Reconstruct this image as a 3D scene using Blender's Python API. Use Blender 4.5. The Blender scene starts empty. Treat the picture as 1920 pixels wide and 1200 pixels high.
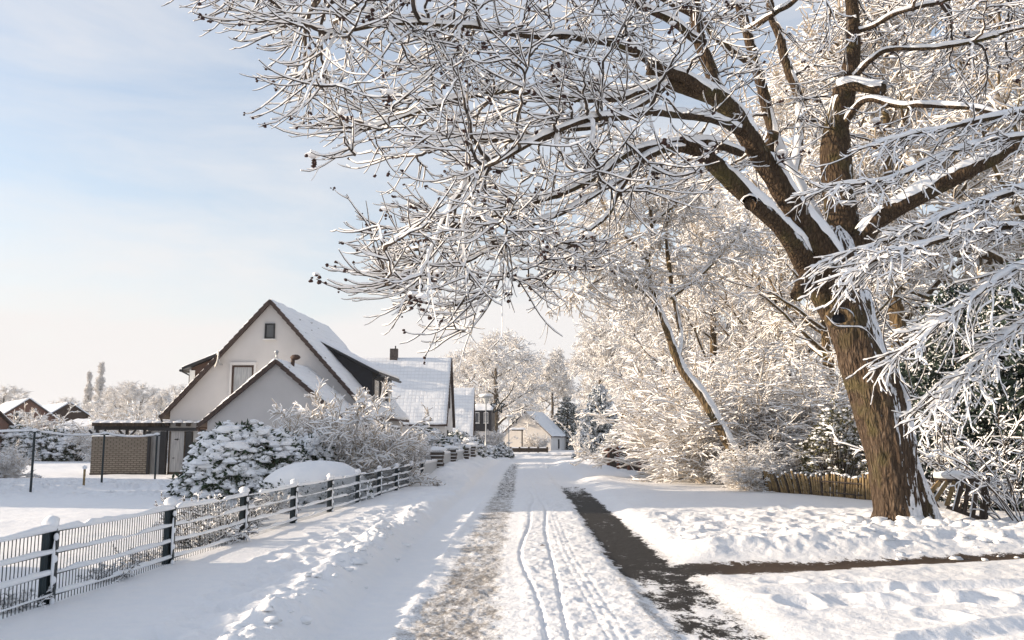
import bpy, math
import numpy as np
from mathutils import Vector

# ------------------------------------------------------------------ camera, sky, sun, exposure
SC = bpy.context.scene
COL = SC.collection
F_PX = 1663.0
PITCH = math.atan(222.0 / F_PX)
EYE = 1.6
cam_d = bpy.data.cameras.new("camera")
cam_d.sensor_width = 36.0
cam_d.lens = F_PX / 1920.0 * 36.0
cam_d.clip_start = 0.1
cam_d.clip_end = 3000.0
cam = bpy.data.objects.new("camera", cam_d)
cam.location = (0, 0, EYE)
cam.rotation_euler = (math.radians(90) + PITCH, 0, 0)
COL.objects.link(cam)
SC.camera = cam

SUN_EL = math.radians(14.5)
SUN_AZ = math.radians(-88.0)            # from +Y (view direction), negative = to the left
sun_vec = Vector((math.sin(SUN_AZ) * math.cos(SUN_EL), math.cos(SUN_AZ) * math.cos(SUN_EL), math.sin(SUN_EL)))
sd = bpy.data.lights.new("sun", 'SUN')
sd.energy = 5.0
sd.angle = math.radians(0.6)
sd.color = (1.0, 0.81, 0.60)
sun = bpy.data.objects.new("sun", sd)
sun.rotation_euler = (-sun_vec).to_track_quat('-Z', 'Y').to_euler()
sun.location = (-40, 20, 40)
COL.objects.link(sun)

SC.view_settings.view_transform = 'Standard'
SC.view_settings.look = 'None'
SC.view_settings.exposure = 0.68
SC.view_settings.gamma = 1.0
SC.cycles.max_bounces = 6
SC.cycles.diffuse_bounces = 3
SC.cycles.glossy_bounces = 2
SC.cycles.transparent_max_bounces = 8
SC.cycles.use_fast_gi = False

world = bpy.data.worlds.new("World")
SC.world = world
world.use_nodes = True
wt = world.node_tree
for n in list(wt.nodes):
    wt.nodes.remove(n)
def wn(t):
    return wt.nodes.new(t)
w_out = wn('ShaderNodeOutputWorld'); w_bg = wn('ShaderNodeBackground')
w_sky = wn('ShaderNodeTexSky'); w_sky.sky_type = 'NISHITA'; w_sky.sun_disc = False
w_sky.sun_elevation = SUN_EL
w_sky.sun_rotation = SUN_AZ % (2 * math.pi)
w_sky.air_density = 1.0; w_sky.dust_density = 1.2; w_sky.ozone_density = 1.6
w_bg.inputs['Strength'].default_value = 0.147
w_tc = wn('ShaderNodeTexCoord')
w_map = wn('ShaderNodeMapping'); w_map.inputs['Scale'].default_value = (1.2, 1.2, 6.0)
w_map.inputs['Rotation'].default_value = (0.0, math.radians(6), 0.3)
w_no = wn('ShaderNodeTexNoise'); w_no.inputs['Scale'].default_value = 1.5; w_no.inputs['Detail'].default_value = 7
w_no.inputs['Roughness'].default_value = 0.62; w_no.inputs['Distortion'].default_value = 0.35
w_rmp = wn('ShaderNodeValToRGB')
w_rmp.color_ramp.elements[0].position = 0.40; w_rmp.color_ramp.elements[0].color = (0, 0, 0, 1)
w_rmp.color_ramp.elements[1].position = 0.78; w_rmp.color_ramp.elements[1].color = (1, 1, 1, 1)
w_sep = wn('ShaderNodeSeparateXYZ')
w_alt = wn('ShaderNodeMapRange')               # thin high cloud gets denser towards the horizon
w_alt.inputs['From Min'].default_value = 0.0; w_alt.inputs['From Max'].default_value = 0.38
w_alt.inputs['To Min'].default_value = 1.0; w_alt.inputs['To Max'].default_value = 0.0
w_pow = wn('ShaderNodeMath'); w_pow.operation = 'POWER'; w_pow.inputs[1].default_value = 1.5
w_m1 = wn('ShaderNodeMath'); w_m1.operation = 'MULTIPLY_ADD'; w_m1.inputs[1].default_value = 0.62
w_m2 = wn('ShaderNodeMath'); w_m2.operation = 'MULTIPLY'; w_m2.inputs[1].default_value = 0.80
w_cl = wn('ShaderNodeMath'); w_cl.operation = 'ADD'; w_cl.inputs[1].default_value = 0.21; w_cl.use_clamp = True
w_mix = wn('ShaderNodeMix'); w_mix.data_type = 'RGBA'
w_mix.inputs[7].default_value = (3.95, 3.84, 3.80, 1)
L = wt.links.new
L(w_tc.outputs['Generated'], w_map.inputs[0]); L(w_map.outputs[0], w_no.inputs['Vector'])
L(w_no.outputs['Fac'], w_rmp.inputs[0])
L(w_tc.outputs['Generated'], w_sep.inputs[0]); L(w_sep.outputs['Z'], w_alt.inputs['Value'])
L(w_alt.outputs[0], w_pow.inputs[0]); L(w_pow.outputs[0], w_m2.inputs[0])
L(w_rmp.outputs[0], w_m1.inputs[0]); L(w_m2.outputs[0], w_m1.inputs[2])
L(w_m1.outputs[0], w_cl.inputs[0])
L(w_cl.outputs[0], w_mix.inputs[0]); L(w_sky.outputs[0], w_mix.inputs[6])
L(w_mix.outputs[2], w_bg.inputs[0]); L(w_bg.outputs[0], w_out.inputs[0])

# ------------------------------------------------------------------ measuring helpers
CT, ST = math.cos(PITCH), math.sin(PITCH)
def P(px, py, D):
    a = (px - 960.0) / F_PX; b = (600.0 - py) / F_PX
    dy = CT - b * ST; dz = ST + b * CT
    t = D / dy
    return np.array((a * t, D, EYE + dz * t))
def G(px, py, z=0.0):
    a = (px - 960.0) / F_PX; b = (600.0 - py) / F_PX
    dy = CT - b * ST; dz = ST + b * CT
    t = (z - EYE) / dz
    return np.array((a * t, dy * t, z))

# ------------------------------------------------------------------ noise
def _hash(ix, iy, iz, s):
    n = (ix * 374761393 + iy * 668265263 + iz * 2147483647 + s * 1442695041) & 0xffffffff
    n = ((n ^ (n >> 13)) * 1274126177) & 0xffffffff
    n = ((n ^ (n >> 15)) * 2246822519) & 0xffffffff
    return ((n ^ (n >> 16)) & 0xffff) / 65535.0
def noise(x, y, z=0.0, s=0):
    x = np.asarray(x, float); y = np.asarray(y, float); z = np.asarray(z, float) + np.zeros_like(x)
    ix = np.floor(x).astype(np.int64); iy = np.floor(y).astype(np.int64); iz = np.floor(z).astype(np.int64)
    fx = x - ix; fy = y - iy; fz = z - iz
    fx = fx * fx * (3 - 2 * fx); fy = fy * fy * (3 - 2 * fy); fz = fz * fz * (3 - 2 * fz)
    def c(a, b, d): return _hash(ix + a, iy + b, iz + d, s)
    v = ((c(0,0,0) * (1 - fx) + c(1,0,0) * fx) * (1 - fy) + (c(0,1,0) * (1 - fx) + c(1,1,0) * fx) * fy)
    if np.any(fz != 0):
        w = ((c(0,0,1) * (1 - fx) + c(1,0,1) * fx) * (1 - fy) + (c(0,1,1) * (1 - fx) + c(1,1,1) * fx) * fy)
        v = v * (1 - fz) + w * fz
    return v * 2 - 1
def fbm(x, y, z=0.0, oct=4, s=0, g=0.5):
    a = 1.0; t = 0; tot = 0; x = np.asarray(x, float); y = np.asarray(y, float); z = np.asarray(z, float)
    for o in range(oct):
        t = t + a * noise(x + 17.3 * o, y - 9.1 * o, z, s + o); tot += a
        a *= g; x = x * 2.03; y = y * 2.03; z = z * 2.03
    return t / tot
def sstep(a, b, x):
    t = np.clip((x - a) / (b - a), 0, 1)
    return t * t * (3 - 2 * t)

# ------------------------------------------------------------------ materials
class MT:
    def __init__(s, name):
        s.m = bpy.data.materials.new(name); s.m.use_nodes = True
        s.t = s.m.node_tree; s.b = s.t.nodes['Principled BSDF']
    def n(s, t, **kw):
        nd = s.t.nodes.new(t)
        for k, v in kw.items():
            if k.startswith('_'): setattr(nd, k[1:], v)
            else: nd.inputs[k.replace('__', ' ')].default_value = v
        return nd
    def l(s, a, b): s.t.links.new(a, b)
    def coord(s, kind='Object', scale=(1, 1, 1), rot=(0, 0, 0)):
        c = s.n('ShaderNodeTexCoord'); m = s.n('ShaderNodeMapping')
        m.inputs['Scale'].default_value = scale; m.inputs['Rotation'].default_value = rot
        s.l(c.outputs[kind], m.inputs[0]); return m.outputs[0]
    def noise(s, vec, scale, detail=4, rough=0.55, dist=0):
        nd = s.n('ShaderNodeTexNoise', Scale=scale, Detail=detail, Roughness=rough, Distortion=dist)
        s.l(vec, nd.inputs['Vector']); return nd.outputs['Fac']
    def ramp(s, fac, stops):
        r = s.n('ShaderNodeValToRGB'); e = r.color_ramp.elements
        while len(e) < len(stops): e.new(0.5)
        for i, (p, c) in enumerate(stops):
            e[i].position = p; e[i].color = (*c, 1) if len(c) == 3 else c
        s.l(fac, r.inputs[0]); return r.outputs[0]
    def mix(s, fac, a, b):
        m = s.n('ShaderNodeMix', _data_type='RGBA')
        if isinstance(fac, (int, float)): m.inputs[0].default_value = fac
        else: s.l(fac, m.inputs[0])
        for i, v in ((6, a), (7, b)):
            if isinstance(v, tuple): m.inputs[i].default_value = (*v, 1)
            else: s.l(v, m.inputs[i])
        return m.outputs[2]
    def math(s, op, a, b=None, clamp=False):
        m = s.n('ShaderNodeMath', _operation=op, _use_clamp=clamp)
        for i, v in ((0, a), (1, b)):
            if v is None: continue
            if isinstance(v, (int, float)): m.inputs[i].default_value = v
            else: s.l(v, m.inputs[i])
        return m.outputs[0]
    def bump(s, h, strength=0.4, dist=0.02):
        b = s.n('ShaderNodeBump', Strength=strength, Distance=dist)
        s.l(h, b.inputs['Height']); s.l(b.outputs[0], s.b.inputs['Normal'])
    def col(s, c):
        if isinstance(c, tuple): s.b.inputs['Base Color'].default_value = (*c, 1)
        else: s.l(c, s.b.inputs['Base Color'])
    def set(s, rough=0.6, metal=0.0, spec=0.5):
        s.b.inputs['Roughness'].default_value = rough; s.b.inputs['Metallic'].default_value = metal
        s.b.inputs['Specular IOR Level'].default_value = spec

M = {}
SNOW = (0.84, 0.86, 0.90)
def simple(name, c, rough=0.7, metal=0, var=0.15, scale=8, bump=0.0, bscale=30, spec=0.4):
    t = MT(name); v = t.coord()
    f = t.noise(v, scale, 5)
    t.col(t.ramp(f, [(0.3, tuple(x * (1 - var) for x in c)), (0.7, tuple(min(1, x * (1 + var)) for x in c))]))
    t.set(rough, metal, spec)
    if bump: t.bump(t.noise(v, bscale, 4), bump, 0.01)
    M[name] = t.m
    return t.m
# snow lying on things
t = MT('snow'); v = t.coord()
t.col(t.ramp(t.noise(v, 3, 3), [(0.3, (0.82, 0.845, 0.88)), (0.7, (0.88, 0.885, 0.90))]))
t.set(0.55, 0, 0.3); t.bump(t.noise(v, 35, 4, 0.6), 0.35, 0.02); M['snow'] = t.m
# hoar frost and snow on twigs
t = MT('twig_snow'); t.col((0.88, 0.885, 0.90)); t.set(0.6, 0, 0.2); M['twig_snow'] = t.m
t = MT('frost'); t.col((0.86, 0.85, 0.84)); t.set(0.7, 0, 0.2); M['frost'] = t.m
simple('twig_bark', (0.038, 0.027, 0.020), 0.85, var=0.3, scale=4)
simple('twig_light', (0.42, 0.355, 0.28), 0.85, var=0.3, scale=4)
simple('twig_frosted', (0.52, 0.485, 0.45), 0.85, var=0.2, scale=2)
simple('seed_head', (0.035, 0.014, 0.012), 0.8, var=0.3, scale=6)
simple('needles', (0.022, 0.040, 0.028), 0.7, var=0.4, scale=3)
simple('needles_blue', (0.055, 0.085, 0.095), 0.7, var=0.4, scale=3)
simple('leaf_dark', (0.020, 0.040, 0.018), 0.45, var=0.5, scale=5)
simple('leaf_olive', (0.09, 0.085, 0.035), 0.6, var=0.5, scale=5)
# thick bark with plastered snow on the windward (right) side
def bark(name, snowy, thr, cols, cscale=(9, 9, 2.0), sv=(0.72, -0.25, 0.62)):
    t = MT(name); v = t.coord('Object', cscale)
    a = t.noise(v, 1.6, 9, 0.66, 0.5)
    vo = t.n('ShaderNodeTexVoronoi', Scale=1.6, _feature='DISTANCE_TO_EDGE'); t.l(v, vo.inputs['Vector'])
    crack = t.math('MULTIPLY', vo.outputs[0], 2.6, True)
    big = t.noise(t.coord('Object', (1, 1, 1)), 1.7, 4)
    base = t.ramp(a, [(0.25, cols[0]), (0.5, cols[1]), (0.8, cols[2])])
    base = t.mix(t.math('MULTIPLY', t.math('SUBTRACT', 1.0, crack, True), 0.6), base, (0.012, 0.008, 0.006))
    green = t.ramp(big, [(0.52, (0, 0, 0)), (0.68, (1, 1, 1))])
    base = t.mix(t.math('MULTIPLY', green, 0.35), base, (0.10, 0.10, 0.03))
    h = t.math('ADD', t.math('MULTIPLY', crack, 0.7), t.math('MULTIPLY', a, 0.6))
    if snowy:
        g = t.n('ShaderNodeNewGeometry')
        dp = t.n('ShaderNodeVectorMath', _operation='DOT_PRODUCT'); dp.inputs[1].default_value = sv
        t.l(g.outputs['Normal'], dp.inputs[0])
        no = t.noise(t.coord('Object', (1, 1, 0.7)), 5.5, 8, 0.72)
        m = t.math('ADD', dp.outputs['Value'], t.math('MULTIPLY', t.math('SUBTRACT', no, 0.5), 1.5))
        m = t.math('ADD', m, t.math('MULTIPLY', t.math('SUBTRACT', t.noise(t.coord('Object', (1, 1, 1)), 1.1, 2), 0.5), 1.2))
        m = t.ramp(m, [(thr, (0, 0, 0)), (min(0.999, thr + 0.06), (1, 1, 1))])
        base = t.mix(m, base, SNOW)
        h = t.math('ADD', h, t.math('MULTIPLY', m, 0.8))
    t.col(base); t.set(0.9, 0, 0.2); t.bump(h, 0.9, 0.05); M[name] = t.m
bark('bark_main', True, 0.70, [(0.032, 0.022, 0.015), (0.115, 0.08, 0.055), (0.225, 0.175, 0.13)], (11, 11, 2.6), (0.78, -0.48, 0.42))
bark('bark_limb', True, 0.86, [(0.03, 0.02, 0.013), (0.09, 0.06, 0.037), (0.17, 0.12, 0.07)], (10, 10, 4))
bark('bark_grey', True, 0.70, [(0.08, 0.065, 0.05), (0.17, 0.14, 0.11), (0.28, 0.24, 0.19)], (5, 5, 2))
bark('bark_warm', True, 0.74, [(0.08, 0.055, 0.03), (0.19, 0.135, 0.075), (0.30, 0.22, 0.13)], (6, 6, 2))
# house materials
simple('plaster', (0.58, 0.555, 0.54), 0.9, var=0.07, scale=0.8, bump=0.15, bscale=60)
simple('plaster_white', (0.62, 0.60, 0.585), 0.9, var=0.06, scale=1.0)
simple('tile_dark', (0.055, 0.035, 0.030), 0.7, var=0.35, scale=6, bump=0.3, bscale=12)
simple('cladding_black', (0.012, 0.013, 0.018), 0.6, var=0.3, scale=4)
simple('cladding_brown', (0.055, 0.030, 0.022), 0.7, var=0.3, scale=4)
simple('dark_steel', (0.014, 0.026, 0.032), 0.45, 0.3, var=0.3, scale=10)
simple('dark_frame', (0.016, 0.017, 0.020), 0.5, var=0.2)
simple('stone_dark', (0.09, 0.075, 0.065), 0.85, var=0.4, scale=7, bump=0.5)
simple('white_paint', (0.70, 0.69, 0.67), 0.6, var=0.05)
simple('pvc_white', (0.62, 0.63, 0.64), 0.4, var=0.03)
simple('old_wood', (0.24, 0.17, 0.085), 0.85, var=0.5, scale=9, bump=0.5)
simple('dark_wood', (0.06, 0.045, 0.035), 0.85, var=0.4, scale=9, bump=0.4)
simple('red_wood', (0.17, 0.065, 0.038), 0.8, var=0.3, scale=6)
simple('galvanised', (0.42, 0.43, 0.44), 0.45, 0.6, var=0.1)
simple('lamp_glass', (0.55, 0.56, 0.55), 0.25, var=0.05)
simple('cut_wood', (0.34, 0.26, 0.16), 0.85, var=0.2)
t = MT('glass'); t.col((0.03, 0.035, 0.045)); t.set(0.06, 0, 0.9); M['glass'] = t.m
t = MT('glass_curtain')
v = t.coord('Object', (22, 22, 1.5))
t.col(t.ramp(t.noise(v, 1.5, 3), [(0.35, (0.26, 0.265, 0.275)), (0.7, (0.42, 0.43, 0.44))])); t.set(0.12, 0, 0.7); M['glass_curtain'] = t.m
def wood_boards(name, c, step):
    t = MT(name); v = t.coord('Object')
    w = t.n('ShaderNodeTexWave', Scale=step, _wave_type='BANDS', _bands_direction='X', Distortion=0.2); t.l(v, w.inputs['Vector'])
    f = t.noise(t.coord('Object', (10, 10, 1)), 1.5, 5)
    b = t.ramp(f, [(0.3, tuple(x * .6 for x in c)), (0.7, tuple(x * 1.3 for x in c))])
    b = t.mix(t.ramp(w.outputs['Fac'], [(0.0, (1, 1, 1)), (0.12, (0, 0, 0))]), b, tuple(x * .3 for x in c))
    t.col(b); t.set(0.75, 0, 0.3); M[name] = t.m
wood_boards('boards_brown', (0.085, 0.055, 0.042), 3.2)
def brick(name, c1, c2, mortar, sc):
    t = MT(name); v = t.coord('Object', rot=(math.radians(90), 0, 0))
    b = t.n('ShaderNodeTexBrick', Scale=sc, _offset=0.5)
    b.inputs['Color1'].default_value = (*c1, 1); b.inputs['Color2'].default_value = (*c2, 1); b.inputs['Mortar'].default_value = (*mortar, 1)
    b.inputs['Mortar Size'].default_value = 0.018; b.inputs['Brick Width'].default_value = 0.25; b.inputs['Row Height'].default_value = 0.083
    t.l(v, b.inputs['Vector']); t.col(b.outputs['Color']); t.set(0.85)
    bb = t.math('SUBTRACT', 1.0, b.outputs['Fac']); t.bump(bb, 0.5, 0.01); M[name] = t.m
brick('brick_tan', (0.26, 0.225, 0.185), (0.21, 0.18, 0.145), (0.09, 0.075, 0.06), 1.0)
brick('brick_red', (0.20, 0.075, 0.050), (0.15, 0.058, 0.040), (0.16, 0.12, 0.10), 1.0)
# snowy tiled roof: rows and columns of pantiles still read through the snow
def roof_snow(name, bare, sx=3.6, sy=2.9, lines=0.22, plane='x'):
    t = MT(name); v = t.coord('UV')
    sp = t.n('ShaderNodeSeparateXYZ'); t.l(v, sp.inputs[0])
    def tri(o, k, w):
        f = t.math('FRACT', t.math('MULTIPLY', o, k)); d = t.math('ABSOLUTE', t.math('SUBTRACT', f, 0.5))
        return t.ramp(d, [(0.5 - w, (0, 0, 0)), (0.5, (1, 1, 1))])
    gx = tri(sp.outputs[0], sx, 0.17); gy = tri(sp.outputs[1], sy, 0.15)
    nz = t.noise(v, 0.9, 5, 0.6)
    ln = t.math('MAXIMUM', t.math('MULTIPLY', gx, 0.6), gy)
    ln = t.math('MULTIPLY', ln, t.ramp(nz, [(0.3, (0.15, 0.15, 0.15)), (0.65, (1, 1, 1))]))
    c = t.mix(t.math('MULTIPLY', ln, lines), (0.82, 0.845, 0.88), (0.16, 0.15, 0.155))
    if bare > 0:
        n2 = t.noise(t.coord('UV', (1.0, 2.2, 1)), 1.1, 6, 0.66, 0.4)
        c = t.mix(t.ramp(n2, [(1 - bare, (0, 0, 0)), (1 - bare + 0.03, (1, 1, 1))]), c, (0.05, 0.035, 0.032))
    t.col(c); t.set(0.6, 0, 0.3)
    t.bump(t.math('SUBTRACT', t.noise(v, 5, 4), t.math('MULTIPLY', ln, 0.8)), 0.5, 0.04); M[name] = t.m
roof_snow('roof_snow_thick', 0.0, lines=0.03)
roof_snow('roof_snow_patchy', 0.36, lines=0.12)
roof_snow('roof_snow_tiles', 0.23, lines=0.30)

# ground, road: snow with bare asphalt and grit where tyres have worn it
def ground_mat(name, road):
    t = MT(name); v = t.coord('Object')
    fine = t.noise(v, 22, 6, 0.65); mid = t.noise(v, 5.5, 6, 0.6)
    c = t.ramp(mid, [(0.3, (0.83, 0.85, 0.885)), (0.7, (0.885, 0.888, 0.90))])
    at = t.n('ShaderNodeAttribute', _attribute_name='wear'); sp = t.n('ShaderNodeSeparateColor')
    t.l(at.outputs['Color'], sp.inputs[0])
    st = t.noise(t.coord('Object', (1.0, 0.55, 1)), 7, 9, 0.75, 0.5)
    st2 = t.noise(t.coord('Object', (1.0, 0.8, 1)), 38, 5, 0.7)
    dm = t.math('ADD', sp.outputs[1], t.math('MULTIPLY', t.math('SUBTRACT', st, 0.5), 1.5))
    dm = t.math('ADD', dm, t.math('MULTIPLY', t.math('SUBTRACT', st2, 0.5), 1.3))
    dirt = t.ramp(dm, [(0.36, (0, 0, 0)), (0.80, (1, 1, 1))])
    c = t.mix(t.math('MULTIPLY', dirt, 0.85), c, (0.165, 0.132, 0.095))
    bm = t.math('ADD', sp.outputs[0], t.math('MULTIPLY', t.math('SUBTRACT', st, 0.5), 1.5))
    bm = t.math('ADD', bm, t.math('MULTIPLY', t.math('SUBTRACT', st2, 0.5), 0.7))
    bare = t.ramp(bm, [(0.50, (0, 0, 0)), (0.60, (1, 1, 1))])
    asp = t.ramp(t.noise(v, 60, 4, 0.7), [(0.35, (0.007, 0.006, 0.006)), (0.65, (0.030, 0.027, 0.024))])
    brn = t.mix(sp.outputs[2], asp, (0.055, 0.034, 0.020))
    c = t.mix(bare, c, brn)
    t.col(c)
    rg = t.n('ShaderNodeMapRange'); t.l(bare, rg.inputs['Value']); rg.inputs['To Min'].default_value = 0.55; rg.inputs['To Max'].default_value = 0.75
    t.l(rg.outputs[0], t.b.inputs['Roughness']); t.b.inputs['Specular IOR Level'].default_value = 0.3
    hgt = t.math('ADD', t.math('MULTIPLY', mid, 0.8), t.math('MULTIPLY', fine, 0.5))
    hgt = t.math('SUBTRACT', hgt, t.math('MULTIPLY', bare, 0.5))
    hgt = t.math('SUBTRACT', hgt, t.math('MULTIPLY', dirt, 0.25))
    t.bump(hgt, 0.6, 0.035 if road else 0.03); M[name] = t.m
ground_mat('ground_snow', False)
ground_mat('road_snow', True)

# ------------------------------------------------------------------ mesh helpers
def mesh_from(name, V, faces, mats, midx=None, smooth=True, uv=None):
    """V (n,3); faces: list of int arrays (m,3) or (m,4)"""
    me = bpy.data.meshes.new(name)
    V = np.asarray(V, np.float32)
    faces = [f for f in faces if len(f)]
    nl = sum(f.size for f in faces); nf = sum(len(f) for f in faces)
    me.vertices.add(len(V)); me.vertices.foreach_set('co', V.ravel())
    me.loops.add(nl); me.loops.foreach_set('vertex_index', np.concatenate([f.ravel() for f in faces]).astype(np.int32))
    tot = np.concatenate([np.full(len(f), f.shape[1]) for f in faces]).astype(np.int32)
    st = np.concatenate([[0], np.cumsum(tot)[:-1]]).astype(np.int32)
    me.polygons.add(nf); me.polygons.foreach_set('loop_start', st); me.polygons.foreach_set('loop_total', tot)
    for m in mats: me.materials.append(M[m] if isinstance(m, str) else m)
    if midx is not None: me.polygons.foreach_set('material_index', np.asarray(midx, np.int32))
    me.polygons.foreach_set('use_smooth', np.full(nf, bool(smooth)))
    me.update(calc_edges=True)
    return me
def obj(name, me, parent=None, loc=None):
    o = bpy.data.objects.new(name, me)
    COL.objects.link(o)
    if parent is not None: o.parent = parent
    if loc is not None: o.location = loc
    return o
def tag(o, label=None, cat=None, group=None, kind=None):
    if label: o['label'] = label
    if cat: o['category'] = cat
    if group: o['group'] = group
    if kind: o['kind'] = kind
    return o
def thing(name, label, cat, loc=(0, 0, 0), rotz=0.0, group=None):
    o = bpy.data.objects.new(name, None); COL.objects.link(o)
    o.location = loc; o.rotation_euler = (0, 0, rotz); o.empty_display_size = 0.2
    return tag(o, label, cat, group)
def copy_tree(o, loc, rotz=0.0, scale=1.0, label=None, parent=None):
    c = o.copy(); COL.objects.link(c)
    if parent is None:
        c.location = loc; c.rotation_euler = (0, 0, rotz)
        c.scale = scale if isinstance(scale, tuple) else (scale,) * 3
        if label: c['label'] = label
    else: c.parent = parent
    for ch in list(o.children): copy_tree(ch, None, parent=c)
    return c

class MB:
    """collects boxes, prisms and tubes and links them as ONE mesh"""
    def __init__(s): s.V = []; s.F = []; s.n = 0; s.mi = []
    def add(s, V, F, m=0):
        s.V.append(np.asarray(V, float).reshape(-1, 3))
        for f in F: s.F.append([i + s.n for i in f]); s.mi.append(m)
        s.n += len(s.V[-1]); return s
    def box(s, c, size, rz=0.0, m=0, rx=0.0, ry=0.0):
        x, y, z = (d / 2 for d in size)
        v = np.array([(a * x, b * y, d * z) for d in (-1, 1) for b in (-1, 1) for a in (-1, 1)], float)
        if rx: cc, ss = math.cos(rx), math.sin(rx); v = v @ np.array([[1, 0, 0], [0, cc, ss], [0, -ss, cc]])
        if ry: cc, ss = math.cos(ry), math.sin(ry); v = v @ np.array([[cc, 0, -ss], [0, 1, 0], [ss, 0, cc]])
        if rz: cc, ss = math.cos(rz), math.sin(rz); v = v @ np.array([[cc, ss, 0], [-ss, cc, 0], [0, 0, 1]])
        return s.add(v + np.array(c), [(0, 2, 3, 1), (4, 5, 7, 6), (0, 1, 5, 4), (2, 6, 7, 3), (0, 4, 6, 2), (1, 3, 7, 5)], m)
    def beam(s, a, b, w, h, m=0, up=(0, 0, 1)):
        a = np.array(a, float); b = np.array(b, float); t = b - a; t /= np.linalg.norm(t)
        sd = np.cross(t, up)
        if np.linalg.norm(sd) < 1e-4: sd = np.cross(t, (0, 1, 0))
        sd /= np.linalg.norm(sd); u = np.cross(sd, t)
        v = [p + sd * i * w / 2 + u * j * h / 2 for p in (a, b) for i, j in ((-1, -1), (1, -1), (1, 1), (-1, 1))]
        return s.add(v, [(0, 1, 2, 3), (7, 6, 5, 4), (0, 4, 5, 1), (1, 5, 6, 2), (2, 6, 7, 3), (3, 7, 4, 0)], m)
    def tube(s, pts, r, n=8, m=0):
        pts = np.array(pts, float); k = len(pts); r = np.broadcast_to(np.array(r, float), (k,))
        T = np.gradient(pts, axis=0); T /= np.linalg.norm(T, axis=1)[:, None]
        v = []
        for i in range(k):
            sd = np.cross(T[i], (0, 0, 1)); 
            if np.linalg.norm(sd) < 0.05: sd = np.cross(T[i], (0, 1, 0))
            sd /= np.linalg.norm(sd); u = np.cross(sd, T[i])
            for j in range(n):
                a = 2 * math.pi * j / n; v.append(pts[i] + r[i] * (math.cos(a) * sd + math.sin(a) * u))
        f = [(i * n + j, i * n + (j + 1) % n, (i + 1) * n + (j + 1) % n, (i + 1) * n + j) for i in range(k - 1) for j in range(n)]
        f.append(tuple(range(n))[::-1]); f.append(tuple((k - 1) * n + j for j in range(n)))
        return s.add(v, f, m)
    def lathe(s, c, prof, n=16, m=0):
        v = [(c[0] + r * math.cos(2 * math.pi * j / n), c[1] + r * math.sin(2 * math.pi * j / n), c[2] + z) for r, z in prof for j in range(n)]
        k = len(prof)
        f = [(i * n + j, i * n + (j + 1) % n, (i + 1) * n + (j + 1) % n, (i + 1) * n + j) for i in range(k - 1) for j in range(n)]
        f.append(tuple(range(n))[::-1]); f.append(tuple((k - 1) * n + j for j in range(n)))
        return s.add(v, f, m)
    def prism(s, poly, vec, m=0):
        k = len(poly); v = [np.array(p, float) for p in poly] + [np.array(p, float) + np.array(vec, float) for p in poly]
        f = [tuple(range(k)), tuple(range(2 * k - 1, k - 1, -1))] + [(i, i + k, (i + 1) % k + k, (i + 1) % k) for i in range(k)]
        return s.add(v, f, m)
    def blob(s, c, r, seed=0, m=0, n=10, k=6, amp=0.15):
        """lumpy ellipsoid"""
        v = []; r = np.array(r, float)
        for i in range(k + 1):
            ph = math.pi * i / k
            for j in range(n):
                a = 2 * math.pi * j / n
                v.append((math.sin(ph) * math.cos(a), math.sin(ph) * math.sin(a), math.cos(ph)))
        v = np.array(v); d = 1 + amp * fbm(v[:, 0] * 1.7 + seed * 3.1, v[:, 1] * 1.7, v[:, 2] * 1.7, 3, seed)
        v = v * d[:, None] * r + np.array(c)
        f = [(i * n + j, (i + 1) * n + j, (i + 1) * n + (j + 1) % n, i * n + (j + 1) % n) for i in range(k) for j in range(n)]
        return s.add(v, f, m)
    def build(s, name, mats, parent=None, smooth=False, bevel=0.0, label=None):
        me = bpy.data.meshes.new(name)
        me.from_pydata(np.concatenate(s.V).tolist(), [], s.F)
        mats = mats if isinstance(mats, (list, tuple)) else [mats]
        for m in mats: me.materials.append(M[m])
        me.polygons.foreach_set('material_index', s.mi)
        me.polygons.foreach_set('use_smooth', [bool(smooth)] * len(s.F))
        me.validate(); me.update()
        o = obj(name, me, parent)
        if label: o['label'] = label
        return o

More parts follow.
